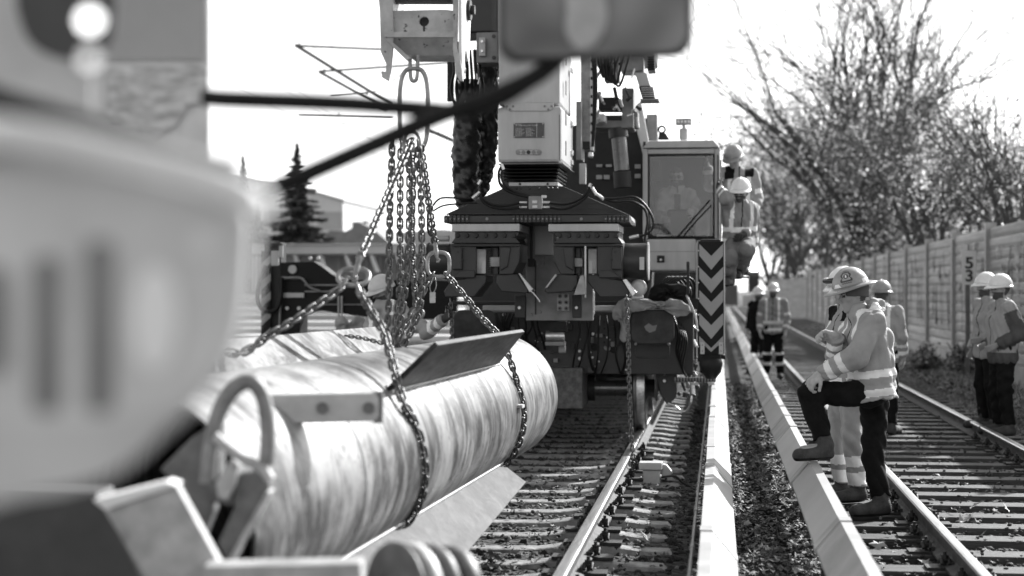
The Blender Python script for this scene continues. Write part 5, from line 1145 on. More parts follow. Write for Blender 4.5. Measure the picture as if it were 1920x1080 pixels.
# ================================================================ BLURRED MACHINE CLOSE TO THE CAMERA
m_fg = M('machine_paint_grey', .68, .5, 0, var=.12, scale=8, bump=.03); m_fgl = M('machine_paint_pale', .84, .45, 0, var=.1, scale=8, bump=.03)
m_fgd = M('machine_dark_trim', .05, .5, 0, var=.2, scale=8, bump=.05)
m_slot = M('machine_slot', .24, .6, 0, var=.2, scale=6, bump=.02)
fm = thing('work_machine', 'large blurred pale machine filling the left edge, with mirror arms reaching across the top', 'work machine', PD(150, 1000, 3.0) * Vector((1, 1, 0)) if False else (PD(150, 1000, 3.0).x, PD(150, 1000, 3.0).y, 0))
def fpoly(name, pix, D, dep, mat, bevel=0, parent=None, taper=None):
    mb = MB(); fr = [PD(x, y, D) for x, y in pix]; n = len(fr)
    if taper is None: mb.prism(fr, Fv * dep)
    else:
        cc = sum(fr, Vector()) / n; bk = [cc + (q - cc) * taper + Fv * dep for q in fr]
        mb.add(fr + bk, [tuple(range(n))[::-1], tuple(range(n, 2 * n))] + [(i, (i + 1) % n, n + (i + 1) % n, n + i) for i in range(n)])
    return mb.build(name, mat, parent or fm, bevel=bevel)
def smoothpoly(pix, n=5): return [(p.x, p.y) for p in spline([Vector((x, y, 0)) for x, y in pix], n, True)]
hous = smoothpoly([(-260, 230), (60, 262), (200, 285), (330, 318), (430, 352), (478, 395), (480, 480), (470, 590), (440, 680), (370, 765), (270, 850), (120, 920), (-260, 950)], 4)
hs = fpoly('housing', hous, 1.45, .20, m_fg, .02, None, .62)
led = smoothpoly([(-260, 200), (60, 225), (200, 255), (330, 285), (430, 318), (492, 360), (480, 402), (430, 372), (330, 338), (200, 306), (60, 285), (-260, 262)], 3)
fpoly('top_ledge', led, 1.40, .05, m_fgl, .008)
fpoly('vent_slot', rrect(60, 480, 112, 775, 20), 1.447, .002, m_slot, 0); fpoly('vent_slot', rrect(160, 450, 212, 775, 20), 1.447, .002, m_slot, 0); fpoly('vent_slot', rrect(-60, 500, 12, 700, 20), 1.447, .002, m_slot, 0)
fpoly('marker_lamp', smoothpoly([(290, 498), (325, 530), (335, 600), (322, 670), (290, 698), (258, 670), (246, 600), (256, 530)], 3), 1.445, .002, M('lamp_opal', .95, .3, 0, var=.03, scale=3, bump=0), 0)
fpoly('reflector', smoothpoly([(385, 432), (411, 460), (385, 488), (359, 460)], 4), 1.445, .002, m_fgl, 0)
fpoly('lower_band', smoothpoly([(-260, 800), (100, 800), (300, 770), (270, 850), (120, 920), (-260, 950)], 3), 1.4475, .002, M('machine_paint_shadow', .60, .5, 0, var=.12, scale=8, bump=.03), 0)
mb = MB(); mb.tube([PD(x, y, 2.1) for x, y in ((-120, 150), (20, 195), (120, 225), (230, 262), (330, 300), (440, 330))], .020, 10); mb.build('hose', m_fgd, fm)  # dark gap between ledge and upper panel, put in as a dark tube
fpoly('window_frame', [(40, -60), (392, -60), (392, 360), (40, 360)], 5.0, .06, m_fg, .01)
gp = M('machine_glass', .26, .12, 0, var=.1, scale=2, bump=.3, bscale=2.5, spec=.8); fpoly('window_pane', [(178, -50), (380, -50), (380, 112), (178, 112)], 4.99, .005, gp)
st = M('torn_film', .6, .35, 0, var=.35, scale=14, bump=.4, stretch=(1, 1, 3), dark=.26)
fpoly('torn_film', [(205, 130), (250, 122), (300, 126), (360, 118), (388, 130), (388, 190), (350, 200), (330, 235), (280, 262), (250, 268), (215, 250), (200, 200)], 4.985, .004, st)  # bright foliage reflection in the window, painted as a pale mottled patch
fpoly('upper_panel', [(-200, -80), (170, -80), (170, 300), (-200, 230)], 2.6, .004, M('machine_panel', .58, .5, 0, var=.35, scale=1.8, bump=.03), 0)
fpoly('lamp_recess', smoothpoly([(40, -40), (200, -40), (215, 40), (190, 95), (120, 110), (50, 70)], 4), 2.5, .01, m_fgd)
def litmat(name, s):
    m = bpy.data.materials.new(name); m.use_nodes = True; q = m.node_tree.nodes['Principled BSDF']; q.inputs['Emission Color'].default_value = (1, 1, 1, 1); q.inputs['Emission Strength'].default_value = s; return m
for px, py, r, s in ((168, 38, .0085, 2.4), (167, 110, .0070, .55)):  # sun glints, put in as small glowing discs with dark backings
    mb = MB(); q = PD(px, py, 1.55); mb.lathe([(r, 0), (r * .7, -.002), (.0005, -.003)], q, Fv, 20); mb.build('indicator_lamp', litmat('glint_lit', s), fm)
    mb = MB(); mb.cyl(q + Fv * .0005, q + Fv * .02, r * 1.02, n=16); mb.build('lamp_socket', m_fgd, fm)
mr = thing('wing_mirror', 'blurred rounded rectangular wing mirror on a bent black arm at the top of the picture', 'mirror', PD(1115, 112, 3.3))
mo = MB(); pixm = rrect(932, -90, 1302, 108, 40, 6); pixm = [(x, y + (6 if x < 1110 else -4)) for x, y in pixm]
mo.prism([PD(x, y, 3.3) for x, y in pixm], Fv * .05); mo.build('mirror_housing', m_fgd, mr, bevel=.012)
mo = MB(); pixm = [(1117 + (x - 1117) * .93, y - 7) for x, y in pixm]; mo.prism([PD(x, y, 3.294) for x, y in pixm], Fv * .004); mo.build('mirror_face', M('mirror_blotch_grey', .20, .4, .1, var=.6, scale=5.5, bump=.02, detail=1), mr)  # blotchy grey in place of the glass and its reflections
mo = MB(); q = PD(1085, 30, 3.28); mo.prism([PD(x, y, 3.27) for x, y in smoothpoly([(1055, -60), (1120, -40), (1140, 30), (1120, 80), (1085, 95), (1060, 60), (1062, 10)], 3)], Fv * .03); mo.build('mount_pad', M('reflection_blob_grey', .46, .5, 0, var=.3, scale=9, bump=.02), mr, bevel=.01)  # bright reflection in the mirror, shaped as a raised pale blob
mb = MB(); mb.tube(spline([PD(x, y, 3.4) for x, y in ((380, 182), (430, 186), (640, 194), (800, 205), (870, 208), (950, 178), (1020, 130), (1050, 100))], 6), [.018] * 43, 12); mb.build('mirror_arm', m_rub, mr)
mb = MB(); mb.tube(spline([PD(x, y, 3.35) for x, y in ((425, 396), (480, 370), (560, 334), (700, 272), (830, 215), (930, 178), (1010, 140), (1060, 95))], 6), .019, 12); mb.build('mirror_arm', m_rub, mr)
# attachments below
m_worn = M('worn_steel_pale', .40, .5, .1, var=.35, scale=12, bump=.2); m_wornd = M('worn_steel_dark', .14, .5, .2, var=.4, scale=12, bump=.2)
at_ = thing('coupler_frame', 'blurred steel coupler frame with a loop and slanting arm at the lower left', 'attachment', (PD(420, 1000, 4.6).x, PD(420, 1000, 4.6).y, 0))
def ap(name, pix, D, dep, mat, bevel=.004): return fpoly(name, pix, D, dep, mat, bevel, at_)
ap('slanting_beam', [(196, 958), (332, 912), (452, 1130), (300, 1130)], 4.4, .05, m_worn); ap('beam_cap', [(172, 938), (312, 903), (332, 911), (196, 957)], 4.38, .10, m_fgl)
ap('dark_cover', [(-250, 925), (180, 925), (300, 1150), (-250, 1150)], 4.8, .2, m_fgd); ap('side_cheek', [(300, 880), (360, 820), (392, 800), (400, 960), (380, 1010), (330, 910)], 5.0, .10, m_wornd)
mb = MB(); mb.tube(spline([PD(x, y, 4.9) for x, y in ((388, 905), (396, 830), (412, 770), (440, 728), (470, 716), (492, 742), (502, 800), (500, 872))], 6), .024, 10); mb.build('loop', M('worn_steel_mid', .22, .5, .2, var=.35, scale=12, bump=.2), at_)
mb = MB(); mb.tube(spline([PD(x, y, 4.88) for x, y in ((402, 818), (430, 842), (460, 862), (490, 878), (508, 900))], 6), .016, 10); mb.build('lever', m_worn, at_)
ap('side_plate', [(390, 790), (412, 800), (412, 900), (440, 905), (440, 950), (390, 940)], 4.95, .1, m_wornd); ap('catch_plate', [(430, 890), (500, 880), (506, 915), (470, 1000), (430, 1060), (408, 1020), (440, 950)], 4.9, .08, m_wornd, .006)
ap('catch_rim', [(500, 920), (507, 924), (432, 1062), (424, 1056)], 4.88, .1, m_worn, .003); ap('link_block', [(404, 905), (432, 862), (446, 872), (440, 912), (425, 940), (408, 935)], 4.86, .08, m_worn, .006)
ap('bar', [(425, 742), (704, 736), (712, 745), (712, 780), (704, 790), (430, 798)], 6.3, .09, M('bar_pale', .48, .5, 0, var=.15, scale=8, bump=.1), .006)
mb = MB(); mb.cyl(PD(709, 734, 6.32), PD(709, 793, 6.32), .020, n=14); mb.build('bar_end', m_wornd, at_, bevel=.003)
for x in (604, 691): mb = MB(); q = PD(x, 765, 6.295); mb.cyl(q, q - Fv * .01, .022, n=14); mb.build('bar_bolt', m_wornd, at_)
ap('lower_rail', [(380, 1062), (676, 1056), (680, 1130), (380, 1130)], 4.3, .1, m_worn)
sp = thing('cable_roll', 'blurred ringed metal roll at the bottom edge in front of the pile fin', 'roll', PD(785, 1190, 4.9))
axv = (Rv * -.80 + Fv * -.62 + UP * .05).normalized(); c = PD(782, 1112, 4.9)
for i, (r, w0, w1, mt) in enumerate([(.135, -.15, -.10, m_wornd), (.118, -.10, -.07, m_fgd), (.142, -.07, -.03, m_wornd), (.128, -.03, .0, m_wornd), (.150, .0, .05, m_worn), (.138, .05, .065, m_fgd), (.155, .065, .09, m_wornd)]):
    mb = MB(); mb.lathe([(.02, w0), (r - .008, w0), (r, w0 + .008), (r, w1 - .008), (r - .008, w1 - .001), (.02, w1 - .001)], c, axv, 40); mb.build('ring', mt, sp)
# ================================================================ PEOPLE
def surfnet(f, org, h):
    s = f < 0; nx, ny, nz = f.shape
    acc = np.zeros((nx - 1, ny - 1, nz - 1), np.uint8)
    for a in (0, 1):
        for b_ in (0, 1):
            for c in (0, 1): acc += s[a:nx - 1 + a, b_:ny - 1 + b_, c:nz - 1 + c]
    cells = (acc > 0) & (acc < 8); idx = -np.ones(cells.shape, np.int64); I = np.argwhere(cells); idx[cells] = np.arange(len(I))
    pos = np.zeros((len(I), 3)); cnt = np.zeros(len(I))
    for ax_ in range(3):
        for u in (0, 1):
            for v in (0, 1):
                o = [0, 0, 0]; oth = [k for k in range(3) if k != ax_]; o[oth[0]] = u; o[oth[1]] = v
                p0 = I + o; p1 = p0.copy(); p1[:, ax_] += 1
                f0 = f[p0[:, 0], p0[:, 1], p0[:, 2]]; f1 = f[p1[:, 0], p1[:, 1], p1[:, 2]]; cr = (f0 < 0) != (f1 < 0)
                t = np.where(cr, f0 / np.where(cr, f0 - f1, 1), 0); q = p0.astype(float); q[:, ax_] += t
                pos[cr] += q[cr]; cnt[cr] += 1
    V = pos / cnt[:, None] * h + np.array(org); F = []
    for ax_ in range(3):
        oth = [k for k in range(3) if k != ax_]; sl0 = [slice(None)] * 3; sl1 = [slice(None)] * 3; sl0[ax_] = slice(0, -1); sl1[ax_] = slice(1, None)
        a, b_ = s[tuple(sl0)], s[tuple(sl1)]; E = np.argwhere(a != b_); E = E[(E[:, oth[0]] > 0) & (E[:, oth[1]] > 0) & (E[:, oth[0]] < f.shape[oth[0]] - 1) & (E[:, oth[1]] < f.shape[oth[1]] - 1)]
        ins = a[E[:, 0], E[:, 1], E[:, 2]]
        c = []
        for du, dv in ((1, 1), (0, 1), (0, 0), (1, 0)):
            q = E.copy(); q[:, oth[0]] -= du; q[:, oth[1]] -= dv; c.append(idx[q[:, 0], q[:, 1], q[:, 2]])
        Q = np.stack(c, 1); flip = ins if ax_ != 1 else ~ins; Q[~flip] = Q[~flip][:, ::-1]; F.append(Q)
    return V, np.concatenate(F)
class SDF:
    def __init__(s): s.p = []
    def cap(s, a, b_, ra, rb=None, k=.02, cut=None): s.p.append(('c', np.array(a, float), np.array(b_, float), ra, ra if rb is None else rb, k, cut)); return s
    def ell(s, c, ex, ey, ez, r, k=.015, sub=False): s.p.append(('e', np.array(c, float), np.stack([np.array(ex), np.array(ey), np.array(ez)]), np.array(r, float), sub, k, None)); return s
    def mesh(s, h, fold=0, seed=0, cuts=()):
        lo = np.full(3, 1e9); hi = np.full(3, -1e9)
        for q in s.p:
            if q[0] == 'c':
                for P, r in ((q[1], q[3]), (q[2], q[4])): lo = np.minimum(lo, P - r); hi = np.maximum(hi, P + r)
            elif not q[4]: lo = np.minimum(lo, q[1] - q[3].max()); hi = np.maximum(hi, q[1] + q[3].max())
        lo -= 3 * h + .012; hi += 3 * h + .012; n = np.ceil((hi - lo) / h).astype(int) + 1
        g = [lo[i] + h * np.arange(n[i]) for i in range(3)]; X, Y, Z = np.meshgrid(*g, indexing='ij'); P = np.stack([X, Y, Z], -1).astype(np.float32)
        f = None
        for q in s.p:
            if q[0] == 'c':
                _, a, b_, ra, rb_, k, cut = q; ab = b_ - a; L2 = max(1e-9, ab @ ab); t = np.clip(((P - a.astype(np.float32)) @ ab.astype(np.float32)) / L2, 0, 1)
                d = np.linalg.norm(P - a.astype(np.float32) - t[..., None] * ab.astype(np.float32), axis=-1) - (ra + (rb_ - ra) * t)
            else:
                _, c, B_, r, sub, k, cut = q; L = (P - c.astype(np.float32)) @ B_.T.astype(np.float32) / r.astype(np.float32); m_ = np.linalg.norm(L, axis=-1); d = (m_ - 1) * r.min()
                if sub: f = np.maximum(f, -d); continue
            if cut is not None:
                for cp, cn in (cut if isinstance(cut, list) else [cut]): d = np.maximum(d, (P - np.array(cp, np.float32)) @ np.array(cn, np.float32))
            if f is None: f = d
            else: hh = np.clip(.5 + .5 * (f - d) / k, 0, 1); f = f * (1 - hh) + d * hh - k * hh * (1 - hh)
        if fold:
            rs = np.random.RandomState(seed)
            for i in range(4):
                n1 = rs.normal(size=3); n1 /= np.linalg.norm(n1); n2 = rs.normal(size=3); n2 /= np.linalg.norm(n2); fr = rs.uniform(28, 75)
                f = f + fold / (1 + .3 * i) * (1.3 - 2.2 * np.abs(np.sin(.5 * fr * (P @ n1.astype(np.float32)) + 1.6 * np.sin(11 * (P @ n2.astype(np.float32)) + i) + i))).astype(np.float32)
        for cp, cn in cuts: f = np.maximum(f, (P - np.array(cp, np.float32)) @ np.array(cn, np.float32))
        return surfnet(f, lo, h)
m_skin = M('skin', .30, .5, 0, var=.10, scale=18, bump=.08); m_beard = M('beard_hair', .06, .8, 0, var=.3, scale=60, bump=.4)
m_hv = M('hivis_fabric', .32, .8, 0, var=.10, scale=9, bump=.9, bscale=12); m_refl = M('reflective_tape', .85, .35, 0, var=.05, scale=30, bump=.05)
m_navy = M('dark_workwear', .010, .95, 0, spec=.15, var=.4, scale=10, bump=1.0, bscale=12); m_mid = M('mid_workwear', .085, .9, 0, spec=.2, var=.2, scale=10, bump=.3, bscale=30); m_boot = M('leather_boot_dusty', .05, .75, 0, var=.5, scale=14, bump=.5)
m_glv = M('glove_pale', .46, .8, 0, var=.15, scale=30, bump=.3); m_glvd = M('glove_dark', .03, .7, 0, var=.2, scale=30, bump=.3)
m_hw = M('helmet_white', .82, .28, 0, var=.04, scale=6, bump=.02); m_hg = M('helmet_grey', .30, .3, 0, var=.2, scale=9, bump=.03); m_hd = M('helmet_dark', .04, .2, 0, var=.2, scale=6, bump=.02); m_ey = M('eye_dark', .02, .3, 0, var=.1, scale=6, bump=0)
def nv(v): v = np.array(v, float); return v / np.linalg.norm(v)
def standing(base, face, h=1.80, ov=None, tilt=0):
    # default standing joints; x = the figure's right-hand side, y = forward
    s = h / 1.80
    L = dict(pelvis=(0, 0, .98), chest=(0, .0, 1.30), neck=(0, -.01, 1.49), head=(0, .025, 1.64), shL=(-.185, 0, 1.43), shR=(.185, 0, 1.43), elL=(-.25, -.04, 1.15), elR=(.25, -.04, 1.15), wrL=(-.24, .07, .92), wrR=(.24, .07, .92), hiL=(-.09, 0, .93), hiR=(.09, 0, .93), knL=(-.11, .025, .51), knR=(.11, .025, .51), anL=(-.125, -.02, .10), anR=(.125, -.02, .10), toL=(-.15, .15, .035), toR=(.15, .15, .035))
    if ov: L.update(ov)
    f = nv((face[0], face[1], 0)); r = np.array([f[1], -f[0], 0]); J = {k: np.array(base, float) + s * (v[0] * r + v[1] * f + np.array([0, 0, v[2]])) for k, v in L.items()}
    J['face'] = nv((face[0], face[1], tilt)); return J
def helmet(J, mat, parent, kind='cap', sticker=False, s=1.0):
    f = J['face']; up = nv(J['head'] - J['neck']) * .5 + np.array([0, 0, 1]) * .7; up = nv(up - f * (up @ f)); r = np.cross(f, up); c = J['head'] + up * (.040 if 'hs' not in J else .066)
    mb = MB(); n = 40; rr = 12; vs = []; fs = []
    def P(a, e, k=1.0):
        rx, ry, rz = .114 * s * k, .137 * s * k, .134 * s * k
        rid = 1 + .035 * (math.exp(-((math.sin(a) / .16) ** 2)) if e > .25 else 0) * min(1, (e - .25) * 3)
        return c + r * (rx * math.cos(e) * math.sin(a)) * rid + f * (ry * math.cos(e) * math.cos(a)) * rid + up * (rz * math.sin(e)) * rid
    for j in range(rr + 1):
        e = PI / 2 * j / rr
        for i in range(n): vs.append(P(2 * PI * i / n, e))
    for j in range(rr):
        for i in range(n): fs.append((j * n + i, j * n + (i + 1) % n, (j + 1) * n + (i + 1) % n, (j + 1) * n + i))
    mb.add(vs, fs, True)
    # rim
    vs = []; fs = []
    for i in range(n):
        a = 2 * PI * i / n; fr = max(0, math.cos(a))
        w_ = (.060 if kind == 'full' else .004) + (.012 if kind == 'full' else .042) * fr ** 1.5
        o = P(a, 0); d = nv(r * math.sin(a) + f * math.cos(a)); dn = up * (-.012 - .016 * fr)
        vs += [P(a, .06), o + d * w_ + dn, o + d * w_ + dn - up * .006, P(a, 0, .95) - up * .008]
    for i in range(n):
        j = (i + 1) % n
        for k in range(4): fs.append((4 * i + k, 4 * i + (k + 1) % 4, 4 * j + (k + 1) % 4, 4 * j + k))
    mb.add(vs, fs, True); o = mb.build('helmet', mat, parent)
    if sticker:
        def patch(a0, a1, e0, e1, mt, k, name, shape=None):
            m2 = MB(); vs = []; fs = []; nn = 10
            for j in range(nn + 1):
                for i in range(nn + 1):
                    u, v = i / nn, j / nn
                    if shape: u = .5 + (u - .5) * shape(v)
                    q = P(a0 + (a1 - a0) * u, e0 + (e1 - e0) * v, k); vs.append(q)
            for j in range(nn):
                for i in range(nn): fs.append((j * (nn + 1) + i, j * (nn + 1) + i + 1, (j + 1) * (nn + 1) + i + 1, (j + 1) * (nn + 1) + i))
            m2.add(vs, fs, True); m2.build(name, mt, parent)
        md = M('sticker_dark', .06, .4, 0, var=.2, scale=6, bump=0)
        sh = lambda v: .75 + .35 * abs(math.sin(v * PI * 2 + .6))
        b0 = -1.42
        patch(b0 - .02, b0 + .66, .30, .92, md, 1.012, 'sticker', sh); patch(b0 + .08, b0 + .56, .38, .84, M('sticker_grey', .30, .4, 0, var=.3, scale=30, bump=0), 1.018, 'sticker', sh); patch(b0 + .17, b0 + .47, .48, .74, md, 1.024, 'sticker', lambda v: 2 * math.sqrt(max(.01, v * (1 - v))))
        patch(b0 + .27, b0 + .37, .53, .69, m_refl, 1.03, 'sticker')
        for k in range(5): patch(b0 + .06 + .11 * k, b0 + .13 + .11 * k, .20, .26, md, 1.012, 'sticker_letter')
        for k in range(4): patch(b0 + .14 + .11 * k, b0 + .2 + .11 * k, .96, 1.02, md, 1.012, 'sticker_letter')
        patch(-.75, -.2, .06, .26, m_refl, 1.014, 'reflective_strip', lambda v: 1 - .5 * v); patch(-2.6, -2.0, .06, .26, m_refl, 1.014, 'reflective_strip')
    return c, f, r, up
def hand(sd_, wr, d, n, side, curl, s=1.0, thumb=1.0, spread=.9):
    d = nv(d); n = nv(np.array(n) - d * (np.array(n) @ d)); sv = np.cross(d, n) * side
    for o_ in (-.026, 0, .026): sd_.cap(wr + sv * o_ * .7 * s, wr + d * .085 * s + sv * o_ * s, .017 * s, .0155 * s, .012)
    for i, (o_, L) in enumerate(((-.034, .062), (-.012, .074), (.011, .082), (.033, .074))):
        p = wr + d * .09 * s + sv * o_ * s; dd = nv(d + sv * o_ * spread * 2); lens_ = (L * .5, L * .32, L * .26)
        ang = 0
        for j, ll in enumerate(lens_):
            ang += curl * (.55 if j == 0 else .8) * (1 + .1 * i); q = p + (dd * math.cos(ang) + n * math.sin(ang)) * ll * s; sd_.cap(p, q, (.0115 - .001 * j) * s, (.0105 - .001 * j) * s, .006); p = q
    p = wr + d * .03 * s + sv * .028 * s; q = p + nv(sv * .8 + d * .7 + n * .35 * thumb) * .045 * s; t = q + nv(d * .9 + sv * .25 + n * .7 * thumb) * .042 * s
    sd_.cap(p, q, .015 * s, .0125 * s, .01); sd_.cap(q, t, .0122 * s, .0105 * s, .006)
def seg_t(C, a, b_):
    ab = b_ - a; t = ((C - a) @ ab) / (ab @ ab); d = np.linalg.norm(C - a - np.clip(t, 0, 1)[:, None] * ab, axis=1); return t, d
def person(label, J, *a_, **k_):
    return person_(label, J, *a_, **k_)
def person_(label, J, h=.012, jacket=m_hv, sleeve=None, trouser=m_navy, glove=m_glv, hat=m_hw, hatkind='cap', group=None, beard=True, bands='full', legband=None, vest=False, hood=False, glasses=False, sticker=False, boot=m_boot, seed=0, curl=(.5, .5), handdir=None, cap_=None, yoke=None, fat=1.0, goggles=False, seated=False, jhem=-.13):
    g = lambda k: J[k]
    low = min(J['anL'][2], J['anR'][2]) - .09
    root = thing('person', label, 'person', (J['pelvis'][0], J['pelvis'][1], low), group=group); up = np.array([0, 0, 1.0])
    f = J['face']; hup = nv(J['head'] - J['neck']) * .35 + up; hup = nv(hup - f * (hup @ f)); r = np.cross(f, hup); c = J['head']
    acr = nv(J['shR'] - J['shL']); tup = nv(J['neck'] - J['pelvis']); fw = nv(np.cross(tup, acr))
    # ---- body, one continuous surface
    b = SDF(); b.cap(J['hiL'], J['hiR'], .085, .085); b.cap(J['pelvis'], J['chest'], .10, .115, .04); b.cap(J['shL'] + acr * .03, J['shR'] - acr * .03, .06, .06, .05); b.cap(J['chest'], J['neck'], .10, .055, .04)
    for S_ in 'LR':
        b.cap(g('sh' + S_), g('el' + S_), .045, .036); b.cap(g('el' + S_), g('wr' + S_), .036, .026); b.cap(g('hi' + S_), g('kn' + S_), .075, .05); b.cap(g('kn' + S_), g('an' + S_), .048, .034); b.cap(g('an' + S_) - up * .04, g('to' + S_), .035, .028)
    hs = J.get('hs', 1.0); b.cap(J['neck'] - tup * .02, c - hup * .06 - f * .01, .056, .052, .02)
    b.ell(c + hup * .028 - f * .012, r, f, hup, np.array((.074, .096, .098)) * hs, .02); b.ell(c - hup * .056 * hs + f * .024 * hs, r, f, hup, np.array((.055, .066, .064)) * hs, .03); b.ell(c - hup * .092 * hs + f * .066 * hs, r, f, hup, (.024, .022, .020), .02)
    b.cap(c + hup * .008 + f * .082 * hs, c - hup * .026 + f * .110 * hs, .009, .0135, .010); b.cap(c + hup * .026 + f * .078 - r * .03, c + hup * .026 + f * .078 + r * .03, .012, .012, .012)
    b.cap(c - hup * .052 * hs + f * .086 * hs - r * .016, c - hup * .052 * hs + f * .086 * hs + r * .016, .010, .010, .008)
    for s_ in (-1, 1):
        b.ell(c + r * s_ * .074 - f * .008 - hup * .005, r, f, hup, (.012, .018, .03), .006); b.ell(c + r * s_ * .040 + f * .055 - hup * .020, r, f, hup, (.022, .024, .018), .02)
        b.ell(c + r * s_ * .031 + f * .094 + hup * .006, r, f, hup, (.014, .010, .009), .004, sub=True)
    hd = {}
    for S_, sg in (('L', -1), ('R', 1)):
        dd = nv(g('wr' + S_) - g('el' + S_)); nn = -acr * sg if handdir is None or S_ not in handdir else nv(handdir[S_][1]); dd = dd if handdir is None or S_ not in handdir else nv(handdir[S_][0]); hd[S_] = (dd, nn, sg)
        hand(b, g('wr' + S_), dd, nn, 1 if S_ == 'L' else -1, curl[0 if S_ == 'L' else 1], .86)
    V, F = b.mesh(min(h, .011)); C = V[F].mean(1); Lc = C - c; u, v, w_ = Lc @ r, Lc @ f, Lc @ hup; mi = np.zeros(len(F), int); near = np.linalg.norm(Lc, axis=1) < .16
    if beard: mi[near & (w_ < -.030) & (v > -.01) & (np.abs(u) < .075) & (w_ > -.13) & ~((np.abs(u) < .018) & (w_ > -.058) & (w_ < -.046))] = 1
    mi[near & (v < -.02) & (w_ > -.06)] = 1; mi[near & (w_ > .055)] = 1; mi[near & (v > .06) & (np.abs(np.abs(u) - .031) < .012) & (np.abs(w_ - .006) < .006)] = 2; mi[near & (v > .06) & (np.abs(np.abs(u) - .031) < .016) & (np.abs(w_ - .026) < .005)] = 1
    body = inst('body', np_mesh('body', V - np.array(wl(root)), F, [m_skin, m_beard, m_ey], mi, True), root); body['label'] = 'head and body'
    # ---- jacket
    sl = sleeve or jacket; jk = SDF(); hem = J['pelvis'] + tup * jhem; cut = [(hem, -tup)] if not seated else None; k_ = fat
    for s_ in (-1, 1):
        jk.cap(J['pelvis'] - tup * .10 + acr * .075 * s_, J['chest'] + acr * .07 * s_, .125 * k_, .128 * k_, .05, cut)
        jk.cap(J['chest'] + acr * .07 * s_, J['neck'] + acr * .055 * s_ - tup * .045, .122, .07, .06)
        jk.cap(J['neck'] - tup * .05 + acr * .04 * s_, (J['shR'] if s_ > 0 else J['shL']), .07, .075, .04)
    jk.cap(J['neck'] - tup * .05, J['neck'] + tup * .035 + fw * .01, .085, .080, .03, [(J['neck'] + tup * .045, tup)])
    if hood: jk.ell(J['neck'] - fw * .08 + tup * .015, acr, fw, tup, (.125, .09, .065), .02); jk.ell(J['neck'] - fw * .04 + tup * .06, acr, fw, tup, (.085, .06, .05), .02, sub=True); jk.cap(J['neck'] - acr * .07 + fw * .05 - tup * .02, J['neck'] + acr * .07 + fw * .05 - tup * .02, .035, .035, .03)
    ends = {}
    for S_ in 'LR':
        a, e, w2 = g('sh' + S_), g('el' + S_), g('wr' + S_); dd = nv(w2 - e); jk.cap(a, e, .080 * fat ** .6, .071 * fat ** .6, .03); jk.cap(e, w2, .071 * fat ** .6, .054 * fat ** .6, .02, [(w2 - dd * .005, dd)])
    V, F = jk.mesh(h, fold=.006, seed=seed); C = V[F].mean(1); mi = np.zeros(len(F), int)
    tt, td = seg_t(C, J['pelvis'], J['neck']); L_ = np.linalg.norm(J['neck'] - J['pelvis']); best = np.full(len(F), 9.0); arm = np.zeros(len(F), bool); fore = np.zeros(len(F)); 
    lat = np.abs((C - J['chest']) @ acr)
    for S_ in 'LR':
        a, e, w2 = g('sh' + S_), g('el' + S_), g('wr' + S_); t1, d1 = seg_t(C, a, e); t2, d2 = seg_t(C, e, w2); ta, da = np.clip(tt, -.3, 1), td - .10
        isA = (np.minimum(d1 - .072, d2 - .058) < np.where(lat < .15, td - .165, td - .19)) & ((t1 > .12) | (d2 < d1)); arm |= isA; low_ = d2 < d1
        if sleeve: mi[isA] = 2
        if bands in ('full', 'sleeve'):
            for (lo_, hi_) in ((.30, .48), (.66, .84)): mi[isA & low_ & (t2 > lo_) & (t2 < hi_)] = 1
        if bands == 'upper':
            mi[isA & ~low_ & (t1 > .62) & (t1 < .82)] = 1; mi[isA & low_ & (t2 > .62) & (t2 < .82)] = 1
    tor = ~arm; hgt = tt * L_
    if bands in ('full', 'upper', 'vest'):
        for lo_, hi_ in ((-.075, -.02), (.06, .115)): mi[tor & (hgt > lo_) & (hgt < hi_)] = 1
        xx = (C - J['chest']) @ acr; mi[tor & (hgt > .115) & (np.abs(np.abs(xx) - .115) < .022)] = 1
    if yoke:
        mi[(hgt > L_ * .80) & (hgt < L_ + .05) & tor & (np.abs((C - J['chest']) @ acr) > .06) & (np.abs((C - J['chest']) @ acr) < .17)] = 3
    if vest: mi[tor & (hgt < -.045)] = 2
    mi[tor & (np.abs((C - J['chest']) @ acr) < .006) & ((C - J['chest']) @ fw > 0) & (mi == 0)] = 3
    inst('jacket', np_mesh('jacket', V - np.array(wl(root)), F, [jacket, m_refl, sl, m_navy], mi, True), root)
    # ---- trousers
    tr = SDF(); top = J['pelvis'] + tup * .08
    tr.cap(J['hiL'] + tup * .05, J['hiR'] + tup * .05, .112, .112, .05)
    for S_ in 'LR':
        dd = nv(g('an' + S_) - g('kn' + S_)); tr.cap(g('hi' + S_), g('kn' + S_), .105, .078, .04); tr.cap(g('kn' + S_), g('an' + S_), .078, .066, .03, [(g('an' + S_) - dd * .03, dd)])
    V, F = tr.mesh(h, fold=.0055, seed=seed + 5); C = V[F].mean(1); mi = np.zeros(len(F), int)
    if legband:
        for S_ in 'LR':
            t2, d2 = seg_t(C, g('kn' + S_), g('an' + S_)); t1, d1 = seg_t(C, g('hi' + S_), g('kn' + S_))
            for lo_, hi_ in legband: mi[(d2 < d1) & (d2 < .13) & (t2 > lo_) & (t2 < hi_)] = 1
    inst('trousers', np_mesh('trousers', V - np.array(wl(root)), F, [trouser, m_refl], mi, True), root)
